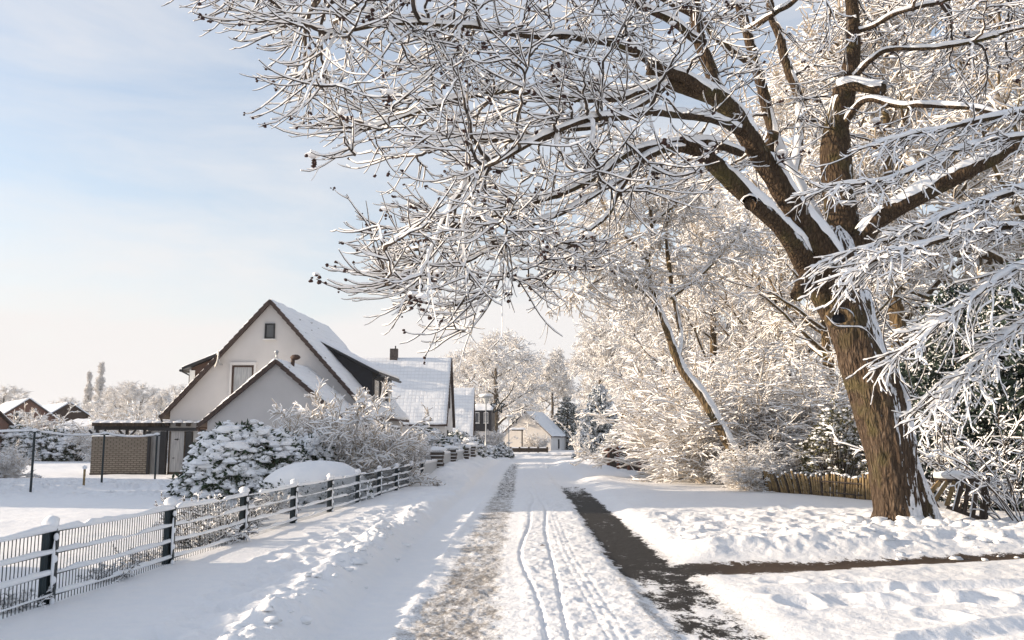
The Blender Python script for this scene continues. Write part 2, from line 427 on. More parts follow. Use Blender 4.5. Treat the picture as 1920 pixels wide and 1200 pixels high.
def slab(name, c00, c10, c11, c01, thick, nu, nv, mat, parent, amp=0.02, seed=0, uvs=True, edge=0.0, fr=1.5):
    """lumpy sheet of snow lying on a quad (c00-c10 = lower edge), rounded down at its rim"""
    c00, c10, c11, c01 = (np.array(c, float) for c in (c00, c10, c11, c01))
    u = np.linspace(0, 1, nu + 1); w = np.linspace(0, 1, nv + 1)
    U, W = np.meshgrid(u, w)
    Q = (c00[None, None] * ((1 - U) * (1 - W))[..., None] + c10 * (U * (1 - W))[..., None] + c11 * (U * W)[..., None] + c01 * ((1 - U) * W)[..., None])
    N = np.cross(c10 - c00, c01 - c00); N /= np.linalg.norm(N)
    if N[2] < 0: N = -N
    lu = np.linalg.norm(c10 - c00); lv = np.linalg.norm(c01 - c00)
    if edge > 0:
        off = edge * fbm(U * lu * 2.2, W * 0 + seed, 0, 3, seed)
        dv = (c01 - c00) / lv
        Q = Q + dv * (off * (W < 0.5 / nv))[..., None]
    h = thick * (1 + 0.5 * fbm(U * lu * fr, W * lv * fr, 0, 3, seed)) + amp * fbm(U * lu * 4, W * lv * 4, 0, 3, seed + 3)
    rim = np.minimum(np.minimum(U * lu, (1 - U) * lu), np.minimum(W * lv, (1 - W) * lv)) / (thick * 1.2 + 1e-6)
    h = h * np.sqrt(np.clip(rim, 0.12, 1))
    top = Q + N * np.maximum(h, thick * 0.12)[..., None]
    nn = (nu + 1) * (nv + 1)
    V = np.concatenate([top.reshape(-1, 3), (Q - N * 0.002).reshape(-1, 3)])
    idx = np.arange(nn).reshape(nv + 1, nu + 1)
    f1 = np.stack([idx[:-1, :-1], idx[:-1, 1:], idx[1:, 1:], idx[1:, :-1]], -1).reshape(-1, 4)
    per = np.concatenate([idx[0, :], idx[1:, -1], idx[-1, -2::-1], idx[-2:0:-1, 0]])
    pn = np.roll(per, -1)
    f2 = np.stack([per, per + nn, pn + nn, pn], -1)
    me = mesh_from(name, V, [f1, f2], [mat])
    uvl = me.uv_layers.new(name='UVMap')
    UV = np.stack([U * lu, W * lv], -1).reshape(-1, 2); UV = np.concatenate([UV, UV])
    li = np.zeros(len(me.loops), np.int32); me.loops.foreach_get('vertex_index', li)
    uvl.data.foreach_set('uv', UV[li].astype(np.float32).ravel())
    return obj(name, me, parent)
#@@GROUND
# ------------------------------------------------------------------ the ground
def road_c(y):
    return np.interp(y, [-30, 12, 20, 28, 46, 58, 68, 78, 90, 105, 125], [0, 0, 0.12, 0.24, 0.42, 0.72, 1.3, 2.5, 6.0, 14.0, 30.0])
def fence_x(y): return -4.14 + 0.05 * (y - 8.2)
def bell(x, c, w): return np.exp(-((x - c) / w) ** 2)
_r = np.random.default_rng(3)
FOOT = []
for k in range(46):                                  # two lines of footprints on the left, some on the right bank
    yy = 6.0 + k * 0.42
    FOOT.append((-2.55 + 0.12 * (k % 2) - 0.10 + 0.015 * yy + 0.12 * math.sin(yy * .5), yy, 0.15))
for k in range(40): FOOT.append((_r.uniform(-3.0, -1.9), _r.uniform(8, 24), 0.13))
for k in range(60): FOOT.append((_r.uniform(3.0, 8.5), _r.uniform(13.0, 20.0), 0.16))
for k in range(26): FOOT.append((_r.uniform(2.6, 7.0), _r.uniform(6.5, 10.5), 0.16))
for k in range(14): FOOT.append((0.58 + _r.uniform(-.16, .16), 6.4 + k * 0.55, 0.13))
def ground(x, y):
    c = road_c(y); X = x - c
    near = sstep(90, 40, np.hypot(x, y))
    nb = fbm(x * 0.35, y * 0.35, 0, 3, 1)
    nm = fbm(x * 1.6, y * 1.6, 0, 4, 5)
    nf = fbm(x * 5.5, y * 5.5, 0, 4, 9)
    nff = fbm(x * 15, y * 15, 0, 3, 13)
    rid = 1 - 2 * np.abs(fbm(x * 3.2, y * 2.6, 0, 4, 21))
    far = sstep(70, 140, y) * (x > 0) 
    # garden and open snow
    h = 0.10 + 0.07 * nb + 0.02 * nm * near
    gard = sstep(-4.2, -5.0, x - 0.05 * (y - 8.2))
    lump = gard * sstep(22, 25, y) * sstep(34, 30, y) 
    h = h + lump * 0.16 * np.maximum(rid - 0.1, 0) * sstep(0.0, .3, nb + .3)
    # ---- left verge
    edge = -1.95 + 0.10 * fbm(y * 0.6, y * 0 + 3, 0, 3, 31)
    lv = sstep(-4.6, -4.0, X) * sstep(-1.0, -1.5, X)
    hl = 0.14 + 0.03 * nb + 0.012 * nm
    rough = sstep(-3.35 + 0.2 * nb, -2.7 + 0.2 * nb, X) * sstep(-1.5, -1.85, X)
    hl = hl + rough * (0.045 * nm + 0.018 * np.maximum(rid, 0) + 0.026 * nf + 0.006 * nff)
    hl = hl + bell(X, edge, 0.20) * (0.10 + 0.07 * nm + 0.03 * nf) * sstep(26, 16, y)
    h = h * (1 - lv) + hl * lv
    # ---- right side
    rv = sstep(2.05 + 0.12 * nm, 2.75 + 0.15 * nm, X)
    ytr = 11.05 + 0.22 * (x - 2.5) + 0.04 * (x - 2.5) ** 2 * 0.3
    dn = y - ytr                                          # north of the cleared strip
    strip_w = np.interp(x, [1.9, 2.4, 3.2, 4.5, 7.2, 12], [0.60, 0.66, 0.60, 0.42, 0.30, 0.30])
    bank = sstep(strip_w * 0.8, strip_w + 0.9, dn)
    hr_n = 0.11 + 0.06 * nb + (0.080 * nm + 0.020 * rid + 0.030 * nf + 0.010 * nff) * sstep(22, 17, y) + bell(dn, 1.5, 0.9) * 0.10 * (1 + 0.6 * nm)
    hr_n = hr_n * sstep(60, 45, y) + 0.12 * sstep(45, 60, y)
    hr_s = 0.05 + (0.024 * nm + 0.008 * rid + 0.014 * nf + 0.004 * nff) + 0.015 * nb
    for (a, b, cc, w, d) in ((0.10, 8.7, 0.0, 0.15, 0.055), (0.16, 9.35, 0.0, 0.12, 0.05), (0.52, 7.05, 0, 0.13, 0.05), (0.55, 6.2, 0, 0.12, 0.05)):
        yy = b + a * (x - 3.2)
        hr_s = hr_s - d * bell(y, yy, w) * sstep(2.2, 3.4, x) + 0.03 * bell(y, yy + 2 * w, w) * sstep(2.2, 3.4, x)
    hr = hr_s * (1 - bank) + hr_n * bank
    hr = hr * (1 - 0.9 * bell(dn, 0, strip_w * 0.9))
    h = h * (1 - rv) + hr * rv
    # ---- the road
    rd = sstep(-1.75, -1.45, X) * sstep(2.5, 2.05, X)
    hd = 0.030 + 0.006 * nf + 0.004 * nff
    centre = sstep(0.0, 0.2, X) * sstep(1.38, 1.15, X)
    hd = hd + centre * (0.010 + 0.012 * nf + 0.010 * nff + 0.008 * np.maximum(rid, 0))
    wb2 = 0.08 * fbm(x * 5 + 9, y * 2.5, 0, 4, 71)
    left_rut = sstep(-0.95, -0.60, X + wb2 + .16 * sstep(11, 6.5, y)) * sstep(0.04, -0.24, X + wb2)
    hd = hd + left_rut * (-0.012 + 0.012 * nf + 0.012 * nff)
    wob = 0.07 * fbm(y * 0.9, x * 0 + 2, 0, 4, 51) + 0.06 * fbm(x * 7, y * 3.5, 0, 4, 52)
    right_bare = sstep(1.16, 1.42, X + wob) * sstep(2.20, 1.92, X + wob)
    hd = hd - 0.026 * right_bare
    wig = 0.07 * np.sin(y * 0.33) + 0.04 * np.sin(y * 0.81 + 1)
    b1 = bell(X, 0.20 + wig + 0.10 * sstep(12, 20, y), 0.020); b2 = bell(X, 0.53 + 0.06 * np.sin(y * 0.28 + 2.2) + 0.03 * np.sin(y * .7), 0.020)
    hd = hd - 0.022 * (b1 + b2) * sstep(40, 25, y)
    tt = 0
    for q in (0.66, 0.74, 0.82):
        tt = tt + bell(X, q + 0.10 * sstep(14, 6, y), 0.016)
    hd = hd - 0.010 * tt * (0.6 + 0.4 * np.sin(y * 60))
    hd = hd - 0.012 * bell(X, -1.12, 0.25)
    hd = hd + 0.03 * bell(X, -0.93, 0.07) * (0.6 + 0.5 * nf)
    h = h * (1 - rd) + hd * rd
    # ---- ploughed heaps farther down
    h = h + 0.50 * bell(x, 5.2, 2.2) * bell(y, 51, 4.5) * (1 + 0.35 * nm + .15 * nf) + 0.26 * bell(x, 2.8, 0.9) * bell(y, 45, 2.5) * (1 + 0.4 * nm)
    h = h + 0.30 * bell(x, 7.6, 1.5) * bell(y, 47, 4.0) * (1 + 0.4 * nm) + 0.2 * bell(x, 3.6, 1.2) * bell(y, 62, 3)
    h = h + 0.45 * bell(X, -2.7, 0.95) * sstep(27, 36, y) * sstep(64, 54, y) * (1 + 0.25 * nm)
    h = h + 0.12 * bell(x, 3.3, 0.8) * bell(y, 30, 8) * (1 + 0.5 * nm)
    for (fx, fy, fr) in FOOT:
        msk = (np.abs(x - fx) < 0.5) & (np.abs(y - fy) < 0.6)
        if msk.any():
            d2 = ((x[msk] - fx) / fr) ** 2 + ((y[msk] - fy) / (fr * 1.35)) ** 2
            dep = 0.045 if abs(fx) > 1.2 else 0.012
            h[msk] += -dep * np.exp(-d2 * 1.2) + 0.28 * dep * np.exp(-(d2 - 2.6) ** 2)
    # ---- wear
    fade = sstep(74, 50, y)
    bare = right_bare * (0.53 + 0.32 * sstep(8.6, 12.0, y)) * sstep(36, 27, y) + 0.55 * sstep(1.30, 1.45, X) * sstep(2.0, 1.85, X) * sstep(40, 44, y) * sstep(62, 50, y) * sstep(-.5, .3, np.sin(y * .55))
    bare = bare + 0.30 * fbm(x * 2.4 + y * .9, y * 2.0 - x * .5, 0, 4, 57) * (right_bare > .05) * sstep(12.5, 10.5, y)
    bare = bare - sstep(20, 34, y) * right_bare * (0.30 + 0.55 * np.maximum(fbm(x * 1.6, y * .5, 0, 4, 91), -.3)) - right_bare * 0.22 * np.maximum(fbm(x * 5, y * 1.2, 0, 4, 92), 0)
    bare = np.maximum(bare, (sstep(1.7, 2.0, x) * (0.10 + 0.86 * bell(dn + 0.10 * fbm(x * 1.3, y * 0, 0, 4, 61), 0, strip_w * 0.95))) * (np.abs(dn) < 1.3) * (0.92 if True else 1) * sstep(1.3, 0.9, np.abs(dn)) * 1.0)
    bare = np.maximum(bare, 0.40 * (b1 + b2) * sstep(7.5, 9.0, y) * sstep(30, 18, y) * rd)
    bare = bare + 0.50 * left_rut * sstep(17, 26, y) * fade + 0.3 * right_bare * sstep(43, 48, y) * sstep(70, 60, y)
    dirt = left_rut * (0.52 + 0.22 * nm) * sstep(45, 20, y) + 0.35 * left_rut * sstep(20, 45, y) * fade
    dirt = dirt + 0.12 * centre * rd + 0.10 * sstep(1.0, 1.3, X) * sstep(2.3, 1.9, X) * rd + 0.30 * bell(X, 1.30, 0.10) * sstep(24, 12, y)
    dirt = dirt + 0.30 * bell(X, 2.02, 0.12) * sstep(24, 12, y) + 0.08 * sstep(-1.6, -1.2, X) * rd
    dirt = dirt + 0.42 * sstep(76, 82, y) * sstep(-1.3, -1.0, X) * sstep(2.0, 1.7, X)
    dirt = dirt + 0.10 * rv * (1 - bank) + 0.06 * rv
    brown = sstep(2.1, 2.6, x) * (y < 15)
    zone = np.zeros(x.shape, int)
    zone[(X > -1.62) & (X < 2.12) & (y < 125)] = 1
    zone[(X >= 2.12) & (dn < 0.40) & (y < 14.5) & (y > -10) & (x < 30)] = 2
    zone[(X <= -1.62) & (x > fence_x(y)) & (y < 56) & (y > -10)] = 3
    return h, np.clip(np.stack([bare, dirt, brown.astype(float)], -1), 0, 1), zone
def hz(x, y):
    return float(ground(np.array([float(x)]), np.array([float(y)]))[0][0])

ang = np.radians(np.concatenate([np.linspace(-180, -39, 48)[:-1], np.linspace(-39, 39, 900), np.linspace(39, 180, 48)[1:]]))
rad = np.concatenate([np.linspace(0.3, 3.6, 14)[:-1], np.exp(np.linspace(math.log(3.6), math.log(75), 640))[:-1], np.exp(np.linspace(math.log(75), math.log(480), 50))])
A_, R_ = np.meshgrid(ang, rad)
gx = R_ * np.sin(A_); gy = R_ * np.cos(A_)
gh, gw, gz = ground(gx.ravel(), gy.ravel())
gh = gh.reshape(gx.shape)
NR, NA = gx.shape
GV = np.stack([gx, gy, gh], -1).reshape(-1, 3)
idx = np.arange(NR * NA).reshape(NR, NA)
quads = np.stack([idx[:-1, :-1], idx[:-1, 1:], idx[1:, 1:], idx[1:, :-1]], -1).reshape(-1, 4)
zq = gz.reshape(-1)[quads[:, 0]]
# vertex normals of the whole sheet, so the split sheets meet without a seam
e1 = GV[quads[:, 1]] - GV[quads[:, 0]]; e2 = GV[quads[:, 3]] - GV[quads[:, 0]]
fn = np.cross(e1, e2); fn[fn[:, 2] < 0] *= -1
VN = np.zeros_like(GV)
for k in range(4): np.add.at(VN, quads[:, k], fn)
VN /= np.linalg.norm(VN, axis=1)[:, None] + 1e-12
for zi, (nm_, mt_) in enumerate((('ground', 'ground_snow'), ('road', 'road_snow'), ('driveway', 'ground_snow'), ('pavement', 'ground_snow'))):
    q = quads[zq == zi]
    used = np.unique(q); remap = np.zeros(len(GV), np.int64); remap[used] = np.arange(len(used))
    me = mesh_from(nm_, GV[used], [remap[q]], [mt_])
    ca = me.color_attributes.new('wear', 'FLOAT_COLOR', 'POINT')
    cc = np.concatenate([gw[used], np.ones((len(used), 1))], 1).astype(np.float32)
    ca.data.foreach_set('color', cc.ravel())
    me.normals_split_custom_set_from_vertices(VN[used].tolist())
    tag(obj(nm_, me), kind='structure')

# ------------------------------------------------------------------ branching plants
def unit(v): return v / (np.linalg.norm(v, axis=-1, keepdims=True) + 1e-12)
def grow(S, D, Ln, K, wig, t0, t1, rng):
    """N branches at once: starts S, directions D, lengths Ln, K steps; pull along z from t0 to t1"""
    N = len(S); pts = np.zeros((N, K + 1, 3)); pts[:, 0] = S; d = unit(D)
    st = (Ln / K)[:, None]
    for k in range(K):
        f = k / max(1, K - 1); tz = t0 * (1 - f) + t1 * f
        d = d + rng.normal(0, wig, (N, 3)); d[:, 2] += tz
        d = unit(d); pts[:, k + 1] = pts[:, k] + d * st
    return pts
def sprout(pts, n, ta, tb, aa, ab, rng, flat=0.0):
    """n children on every branch; returns starts, directions, parent index, t"""
    N, K1, _ = pts.shape
    pi = np.repeat(np.arange(N), n); t = rng.uniform(ta, tb, N * n)
    f = t * (K1 - 1); i = np.minimum(f.astype(int), K1 - 2); fr = (f - i)[:, None]
    S = pts[pi, i] * (1 - fr) + pts[pi, i + 1] * fr; T = unit(pts[pi, i + 1] - pts[pi, i])
    R = rng.normal(0, 1, (N * n, 3)); R[:, 2] *= (1 - flat)
    R = unit(R - T * np.sum(R * T, 1)[:, None])
    a = rng.uniform(aa, ab, N * n)[:, None]
    return S, unit(T * np.cos(a) + R * np.sin(a)), pi, t
def taper(N, K, r0, r1, p=1.0):
    f = np.linspace(0, 1, K + 1)[None] ** p
    r0 = np.broadcast_to(np.asarray(r0, float), (N,))[:, None]; r1 = np.broadcast_to(np.asarray(r1, float), (N,))[:, None]
    return r0 * (1 - f) + r1 * f
def tubes(pts, r, snow, rng, full=True, pw=1.0):
    """twigs carrying snow: bark below (material 0), a ridge of snow above (material 1)"""
    N, K1, _ = pts.shape
    T = np.gradient(pts, axis=1); T = unit(T)
    S = np.cross(T, np.array((0, 0, 1.0))); ln = np.linalg.norm(S, axis=-1, keepdims=True)
    S = np.where(ln < 0.06, np.array((1.0, 0, 0)), S / (ln + 1e-9)); U = np.cross(S, T)
    hz_ = np.sqrt(T[..., 0] ** 2 + T[..., 1] ** 2)
    sn = np.broadcast_to(np.asarray(snow, float).reshape(-1, *([1] if np.ndim(snow) else [])), (N, K1)) if np.ndim(snow) else np.full((N, K1), float(snow))
    h = sn * (0.18 + 0.82 * hz_ ** 1.5) * rng.uniform(0.45, 1.55, (N, K1)); h[:, -1] *= 0.6
    if full:
        w = r + 0.28 * h
        ring = [(0 * r, -1.15 * r), (r, 0.35 * r), (w, 0.75 * r + 0.30 * h), (0 * r, r + h), (-w, 0.75 * r + 0.30 * h), (-r, 0.35 * r)]
        mats = [0, 1, 1, 1, 1, 0]
    else:
        w = r + 0.25 * h
        ring = [(0 * r, -r), (w, 0.2 * h), (0 * r, r + h), (-w, 0.2 * h)]
        mats = [0, 1, 1, 0]
    n = len(ring)
    V = np.stack([pts + S * a[..., None] + U * b[..., None] for a, b in ring], 2)      # N,K1,n,3
    idx = np.arange(N * K1 * n).reshape(N, K1, n)
    F = []; mi = []
    for j in range(n):
        j2 = (j + 1) % n
        F.append(np.stack([idx[:, :-1, j], idx[:, :-1, j2], idx[:, 1:, j2], idx[:, 1:, j]], -1).reshape(-1, 4))
        mj_ = np.full(len(F[-1]), mats[j])
        if pw < 1 and mats[j]: mj_[rng.random(len(mj_)) > pw] = 0
        mi.append(mj_)
    cap = idx[:, -1, :]
    if n == 4: F.append(cap.reshape(-1, 4)); mi.append(np.full(N, 1))
    else:
        F.append(cap[:, [0, 1, 2, 3]]); mi.append(np.full(N, 1)); F.append(cap[:, [0, 3, 4, 5]]); mi.append(np.full(N, 1))
    return V.reshape(-1, 3), np.concatenate(F), np.concatenate(mi)
class Acc:
    """gathers arrays of quads into one mesh"""
    def __init__(s): s.V = []; s.F = []; s.m = []; s.n = 0
    def add(s, V, F, m):
        if len(V) == 0: return
        s.V.append(V); s.F.append(F + s.n); s.m.append(np.broadcast_to(m, (len(F),))); s.n += len(V)
    def twigs(s, pts, r, snow, rng, full=True, pw=1.0): s.add(*tubes(pts, r, snow, rng, full, pw))
    def build(s, name, mats, parent=None, smooth=False):
        me = mesh_from(name, np.concatenate(s.V), [np.concatenate(s.F)], mats, np.concatenate(s.m), smooth)
        return obj(name, me, parent)
def leaves(C, Dn, ln, wd, rng, m=0):
    """folded leaf quads at C pointing along Dn"""
    N = len(C); R = unit(np.cross(Dn, rng.normal(0, 1, (N, 3)))); ln = np.broadcast_to(ln, (N,))[:, None]; wd = np.broadcast_to(wd, (N,))[:, None]
    V = np.stack([C, C + Dn * ln * 0.5 + R * wd, C + Dn * ln, C + Dn * ln * 0.5 - R * wd], 1)
    return V.reshape(-1, 3), np.arange(N * 4).reshape(N, 4), np.full(N, m)
def blobs(C, R, rng, m=1, amp=0.25):
    """small lumps of snow or dark seed heads at C with radii R (N,3)"""
    N = len(C); a = np.arange(6) * math.pi / 3
    base = [(0, 0, 1.0)] + [(0.72 * math.cos(t), 0.72 * math.sin(t), 0.62) for t in a] + [(math.cos(t + .5), math.sin(t + .5), -0.05) for t in a] + [(0.6 * math.cos(t), 0.6 * math.sin(t), -0.5) for t in a]
    B = np.array(base); k = len(B)
    V = C[:, None] + B[None] * R[:, None] * (1 + amp * rng.normal(0, 0.5, (N, k, 1)))
    f = []
    for j in range(0, 6, 2): f.append((0, 1 + j, 1 + (j + 1) % 6, 1 + (j + 2) % 6))
    for q in (1, 7):
        for j in range(6): f.append((q + j, q + 6 + j, q + 6 + (j + 1) % 6, q + (j + 1) % 6))
    f.append((13, 18, 17, 16)); f.append((13, 16, 15, 14))
    f = np.array(f)
    F = (f[None] + (np.arange(N) * k)[:, None, None]).reshape(-1, 4)
    return V.reshape(-1, 3), F, np.full(len(F), m)

def spline(P_, n):
    """Catmull-Rom through rows of P_ (k,4: xyz r)"""
    P_ = np.array(P_, float); k = len(P_)
    E = np.concatenate([[2 * P_[0] - P_[1]], P_, [2 * P_[-1] - P_[-2]]])
    out = []
    for i in range(k - 1):
        p0, p1, p2, p3 = E[i], E[i + 1], E[i + 2], E[i + 3]
        for t in np.linspace(0, 1, n, endpoint=False):
            out.append(0.5 * ((2 * p1) + (-p0 + p2) * t + (2 * p0 - 5 * p1 + 4 * p2 - p3) * t * t + (-p0 + 3 * p1 - 3 * p2 + p3) * t ** 3))
    out.append(P_[-1]); return np.array(out)
def limb(acc, Q, sides, rough, seed, m=0):
    """thick limb with uneven bark; Q rows xyz r"""
    p = Q[:, :3]; r = Q[:, 3]; k = len(p)
    T = unit(np.gradient(p, axis=0))
    S = np.cross(T, (0.15, -0.98, 0.1)); S = unit(S); U = np.cross(S, T)
    a = 2 * np.pi * np.arange(sides) / sides
    s = np.concatenate([[0], np.cumsum(np.linalg.norm(np.diff(p, axis=0), axis=1))])
    Aa, Ss = np.meshgrid(a, s); Rr = r[:, None]
    nx = np.cos(Aa) * Rr; ny = np.sin(Aa) * Rr
    d = 0.10 * fbm(nx * 2.2 + seed, ny * 2.2, Ss * 0.9, 3, seed) * Rr * 2 + rough * (1 - 2.6 * np.abs(fbm(nx * 8, ny * 8 + seed, Ss * 1.7 + .8 * nx, 4, seed + 1)))
    RR = Rr + d
    V = p[:, None] + S[:, None] * (np.cos(Aa) * RR)[..., None] + U[:, None] * (np.sin(Aa) * RR)[..., None]
    V = V.reshape(-1, 3); idx = np.arange(k * sides).reshape(k, sides); nx_ = np.roll(idx, -1, 1)
    F = np.stack([idx[:-1], nx_[:-1], nx_[1:], idx[1:]], -1).reshape(-1, 4)[:, ::-1]
    cp = idx[-1]; c2 = [cp[[0, i, i + 1, min(i + 2, sides - 1)]] for i in range(1, sides - 1, 2)]
    F = np.concatenate([F, np.array(c2)])
    acc.add(V, F, m)
def snow_ridge(acc, Q, h, seed, m=1, gap=0.0):
    """snow lying along the top of a limb, thick where the limb is level"""
    p = Q[:, :3]; r = Q[:, 3]; k = len(p)
    T = unit(np.gradient(p, axis=0)); S = np.cross(T, (0, 0, 1.0)); ln = np.linalg.norm(S, axis=1, keepdims=True)
    S = np.where(ln < 0.08, np.array((1.0, 0, 0)), S / (ln + 1e-9)); U = np.cross(S, T)
    s = np.concatenate([[0], np.cumsum(np.linalg.norm(np.diff(p, axis=0), axis=1))])
    hh = h * np.clip(ln[:, 0] * 1.25 - 0.15, 0, 1) * (1 + 0.7 * fbm(s * 2.5 + seed, s * 0, 0, 3, seed)) - gap * (noise(s * 1.3, s * 0 + seed) > 0.3) * h
    V = []
    angs = np.radians([78, 60, 35, 0, -35, -60, -78])
    for j, a in enumerate(angs):
        c = math.cos(a * 0.9)
        aj = a * (1 + 0.18 * noise(s * 6 + j * 5, s * 0 + seed))
        rr = r * 0.97 + hh * c ** 0.6 * (1 if 0 < j < 6 else 0)
        V.append(p + S * (np.sin(aj) * (rr + 0.15 * hh))[:, None] + U * (np.cos(aj) * rr)[:, None])
    V = np.stack(V, 1); n = 7
    idx = np.arange(k * n).reshape(k, n)
    F = np.stack([idx[:-1, :-1], idx[:-1, 1:], idx[1:, 1:], idx[1:, :-1]], -1).reshape(-1, 4)
    acc.add(V.reshape(-1, 3), F, m)
#@@TREES
# ------------------------------------------------------------------ the big roadside tree
def L3(rows):
    """rows of (px, py, distance, radius) measured on the photograph"""
    return np.array([[*P(a, b, d), r] for a, b, d, r in rows])
rng = np.random.default_rng(11)
tree = thing('roadside_tree', 'huge old tree with thick leaning brown trunk and snow-laden limbs arching over the road', 'tree', (7.0, 16.3, 0.1))
TO = np.array((7.0, 16.3, 0.1))
def loc(Q, o=TO): Q = Q.copy(); Q[:, :3] -= o; return Q
trunk_rows = L3([(1690, 1015, 16.3, .50), (1684, 985, 16.3, .44), (1680, 940, 16.3, .42), (1670, 850, 16.3, .47), (1650, 750, 16.3, .55), (1622, 680, 16.3, .53), (1603, 620, 16.3, .49), (1585, 560, 16.3, .49), (1566, 500, 16.3, .50), (1560, 455, 16.35, .40), (1562, 430, 16.4, .22)])
LIMBS = {
 'A': [(1575, 540, 16.2, .33), (1545, 470, 16.0, .34), (1500, 405, 15.8, .27), (1455, 335, 15.6, .23), (1415, 275, 15.4, .22), (1375, 215, 15.2, .215), (1340, 180, 15.0, .20), (1290, 163, 14.8, .175), (1245, 150, 14.6, .13), (1215, 132, 14.5, .09)],
 'A2': [(1352, 195, 15.1, .15), (1335, 140, 15.3, .13), (1310, 70, 15.4, .12), (1300, 0, 15.5, .10), (1270, -90, 15.5, .07)],
 'B': [(1560, 590, 16.3, .24), (1515, 500, 16.1, .26), (1468, 430, 15.6, .20), (1405, 372, 15.2, .18), (1350, 318, 14.9, .17), (1312, 285, 14.7, .14), (1280, 262, 14.6, .07)],
 'C': [(1590, 500, 16.5, .30), (1582, 430, 16.6, .30), (1572, 350, 16.7, .28), (1567, 280, 16.7, .27), (1570, 220, 16.7, .20), (1580, 168, 16.7, .17)],
 'C2': [(1572, 250, 16.7, .16), (1592, 150, 16.9, .15), (1600, 60, 17.0, .13), (1590, -60, 17.0, .10)],
 'D': [(1600, 470, 16.4, .25), (1640, 415, 16.2, .24), (1700, 378, 16.0, .22), (1770, 340, 15.8, .20), (1830, 312, 15.6, .17), (1930, 262, 15.4, .14), (2080, 180, 15.0, .09)],
 'F': [(1545, 460, 16.8, .2), (1510, 380, 17.4, .18), (1470, 305, 17.8, .17), (1448, 240, 18.0, .15), (1420, 130, 18.0, .13), (1395, 40, 18.0, .11), (1370, -60, 18.0, .09)],
 'G': [(1470, 420, 17.2, .12), (1495, 300, 18.4, .13), (1500, 200, 18.6, .14), (1470, 100, 18.6, .13), (1440, 0, 18.6, .12), (1425, -80, 18.6, .09)],
 'E1': [(1395, 285, 15.3, .10), (1330, 262, 14.9, .09), (1250, 268, 14.5, .085), (1185, 290, 14.2, .08), (1120, 325, 14.0, .065), (1040, 365, 13.7, .05), (950, 395, 13.4, .035), (870, 415, 13.1, .022)],
 'E2': [(1320, 290, 14.8, .10), (1250, 278, 14.5, .085), (1195, 300, 14.3, .075), (1162, 345, 14.2, .06), (1140, 395, 14.1, .045), (1095, 440, 14.0, .03), (1070, 480, 14.0, .015)],
 'L1': [(1345, 185, 15.0, .13), (1270, 140, 14.4, .11), (1180, 95, 13.8, .10), (1120, 78, 13.4, .08), (1000, 66, 12.8, .055), (880, 50, 12.2, .04), (740, 45, 11.7, .028), (620, 70, 11.2, .015)],
 'L2': [(1250, 152, 14.6, .10), (1160, 190, 14.0, .075), (1050, 185, 13.4, .06), (930, 175, 12.8, .045), (800, 200, 12.3, .03), (700, 240, 11.9, .015)],
 'L3': [(1312, 80, 15.4, .10), (1210, 20, 14.6, .08), (1080, -30, 13.8, .07), (900, -50, 12.8, .055), (720, -40, 12.0, .04), (560, -10, 11.4, .02)],
 'L5': [(1170, 325, 14.2, .05), (1080, 385, 13.7, .045), (985, 430, 13.3, .035), (900, 480, 12.9, .028), (810, 520, 12.6, .02), (740, 545, 12.4, .01)],
 'L6': [(1250, 160, 14.5, .08), (1140, 225, 14.0, .06), (1010, 262, 13.4, .045), (900, 262, 12.9, .035), (800, 285, 12.5, .018)],
 'L7': [(985, 400, 13.4, .035), (955, 420, 13.2, .03), (938, 470, 13.1, .025), (936, 520, 13.0, .02), (905, 590, 13.0, .014), (880, 630, 12.9, .008)],
 'L8': [(1400, 250, 15.4, .11), (1300, 215, 14.2, .09), (1180, 215, 13.2, .07), (1060, 240, 12.4, .05), (960, 290, 11.9, .035), (880, 330, 11.5, .02)],
 'R1': [(1572, 250, 16.7, .12), (1620, 190, 16.2, .10), (1700, 200, 15.6, .08), (1800, 205, 15.0, .07), (1900, 225, 14.6, .05)],
 'R2': [(1592, 150, 16.9, .11), (1660, 100, 16.2, .08), (1760, 90, 15.6, .065), (1880, 60, 15.0, .05), (2000, 40, 14.6, .03)],
 'R3': [(1600, 60, 17.0, .09), (1690, 20, 16.4, .07), (1800, -10, 16.0, .05), (1920, -40, 15.6, .04)],
 'U1': [(1420, 130, 18.0, .09), (1330, 60, 17.0, .07), (1230, -10, 16.2, .05), (1140, -60, 15.6, .04)],
 'U2': [(1400, 60, 17.8, .09), (1480, 10, 16.4, .06), (1540, -40, 15.4, .04)],
}
acc = Acc(); ridge = Acc()
TQ = spline(trunk_rows, 22)
rt = TQ[:, 2]
TQ[:, 3] *= .86
TQ[:, 3] *= 1 + 0.30 * np.exp(-np.maximum(TQ[:, 2] - 0.1, 0) / 0.22)          # root flare
limb(acc, loc(TQ), 150, 0.038, 3, 0)
nodes = []
for i, (kname, rows) in enumerate(LIMBS.items()):
    Q = spline(L3(rows), 12)
    big = rows[0][3] > 0.14
    Q[:, 3] *= 1.0 if kname in ('C', 'C2') else .84 if big else .52 if kname[0] == 'R' else .74
    if not big:
        Q[:, :3] += 0.10 * np.stack([fbm(Q[:, 0] * 1.1 + i * 7 + k * 31, Q[:, 2] * 1.1, Q[:, 1], 3, i + k) for k in range(3)], -1)
    limb(acc, loc(Q), 28 if big else 12, 0.018 if big else 0.008, 20 + i, 1)
    snow_ridge(ridge, loc(Q), 0.085 if kname in ('A', 'B', 'D', 'F') else 0.055, 40 + i, 0, 0.5 if big else 0.2)
    nodes.append(Q)
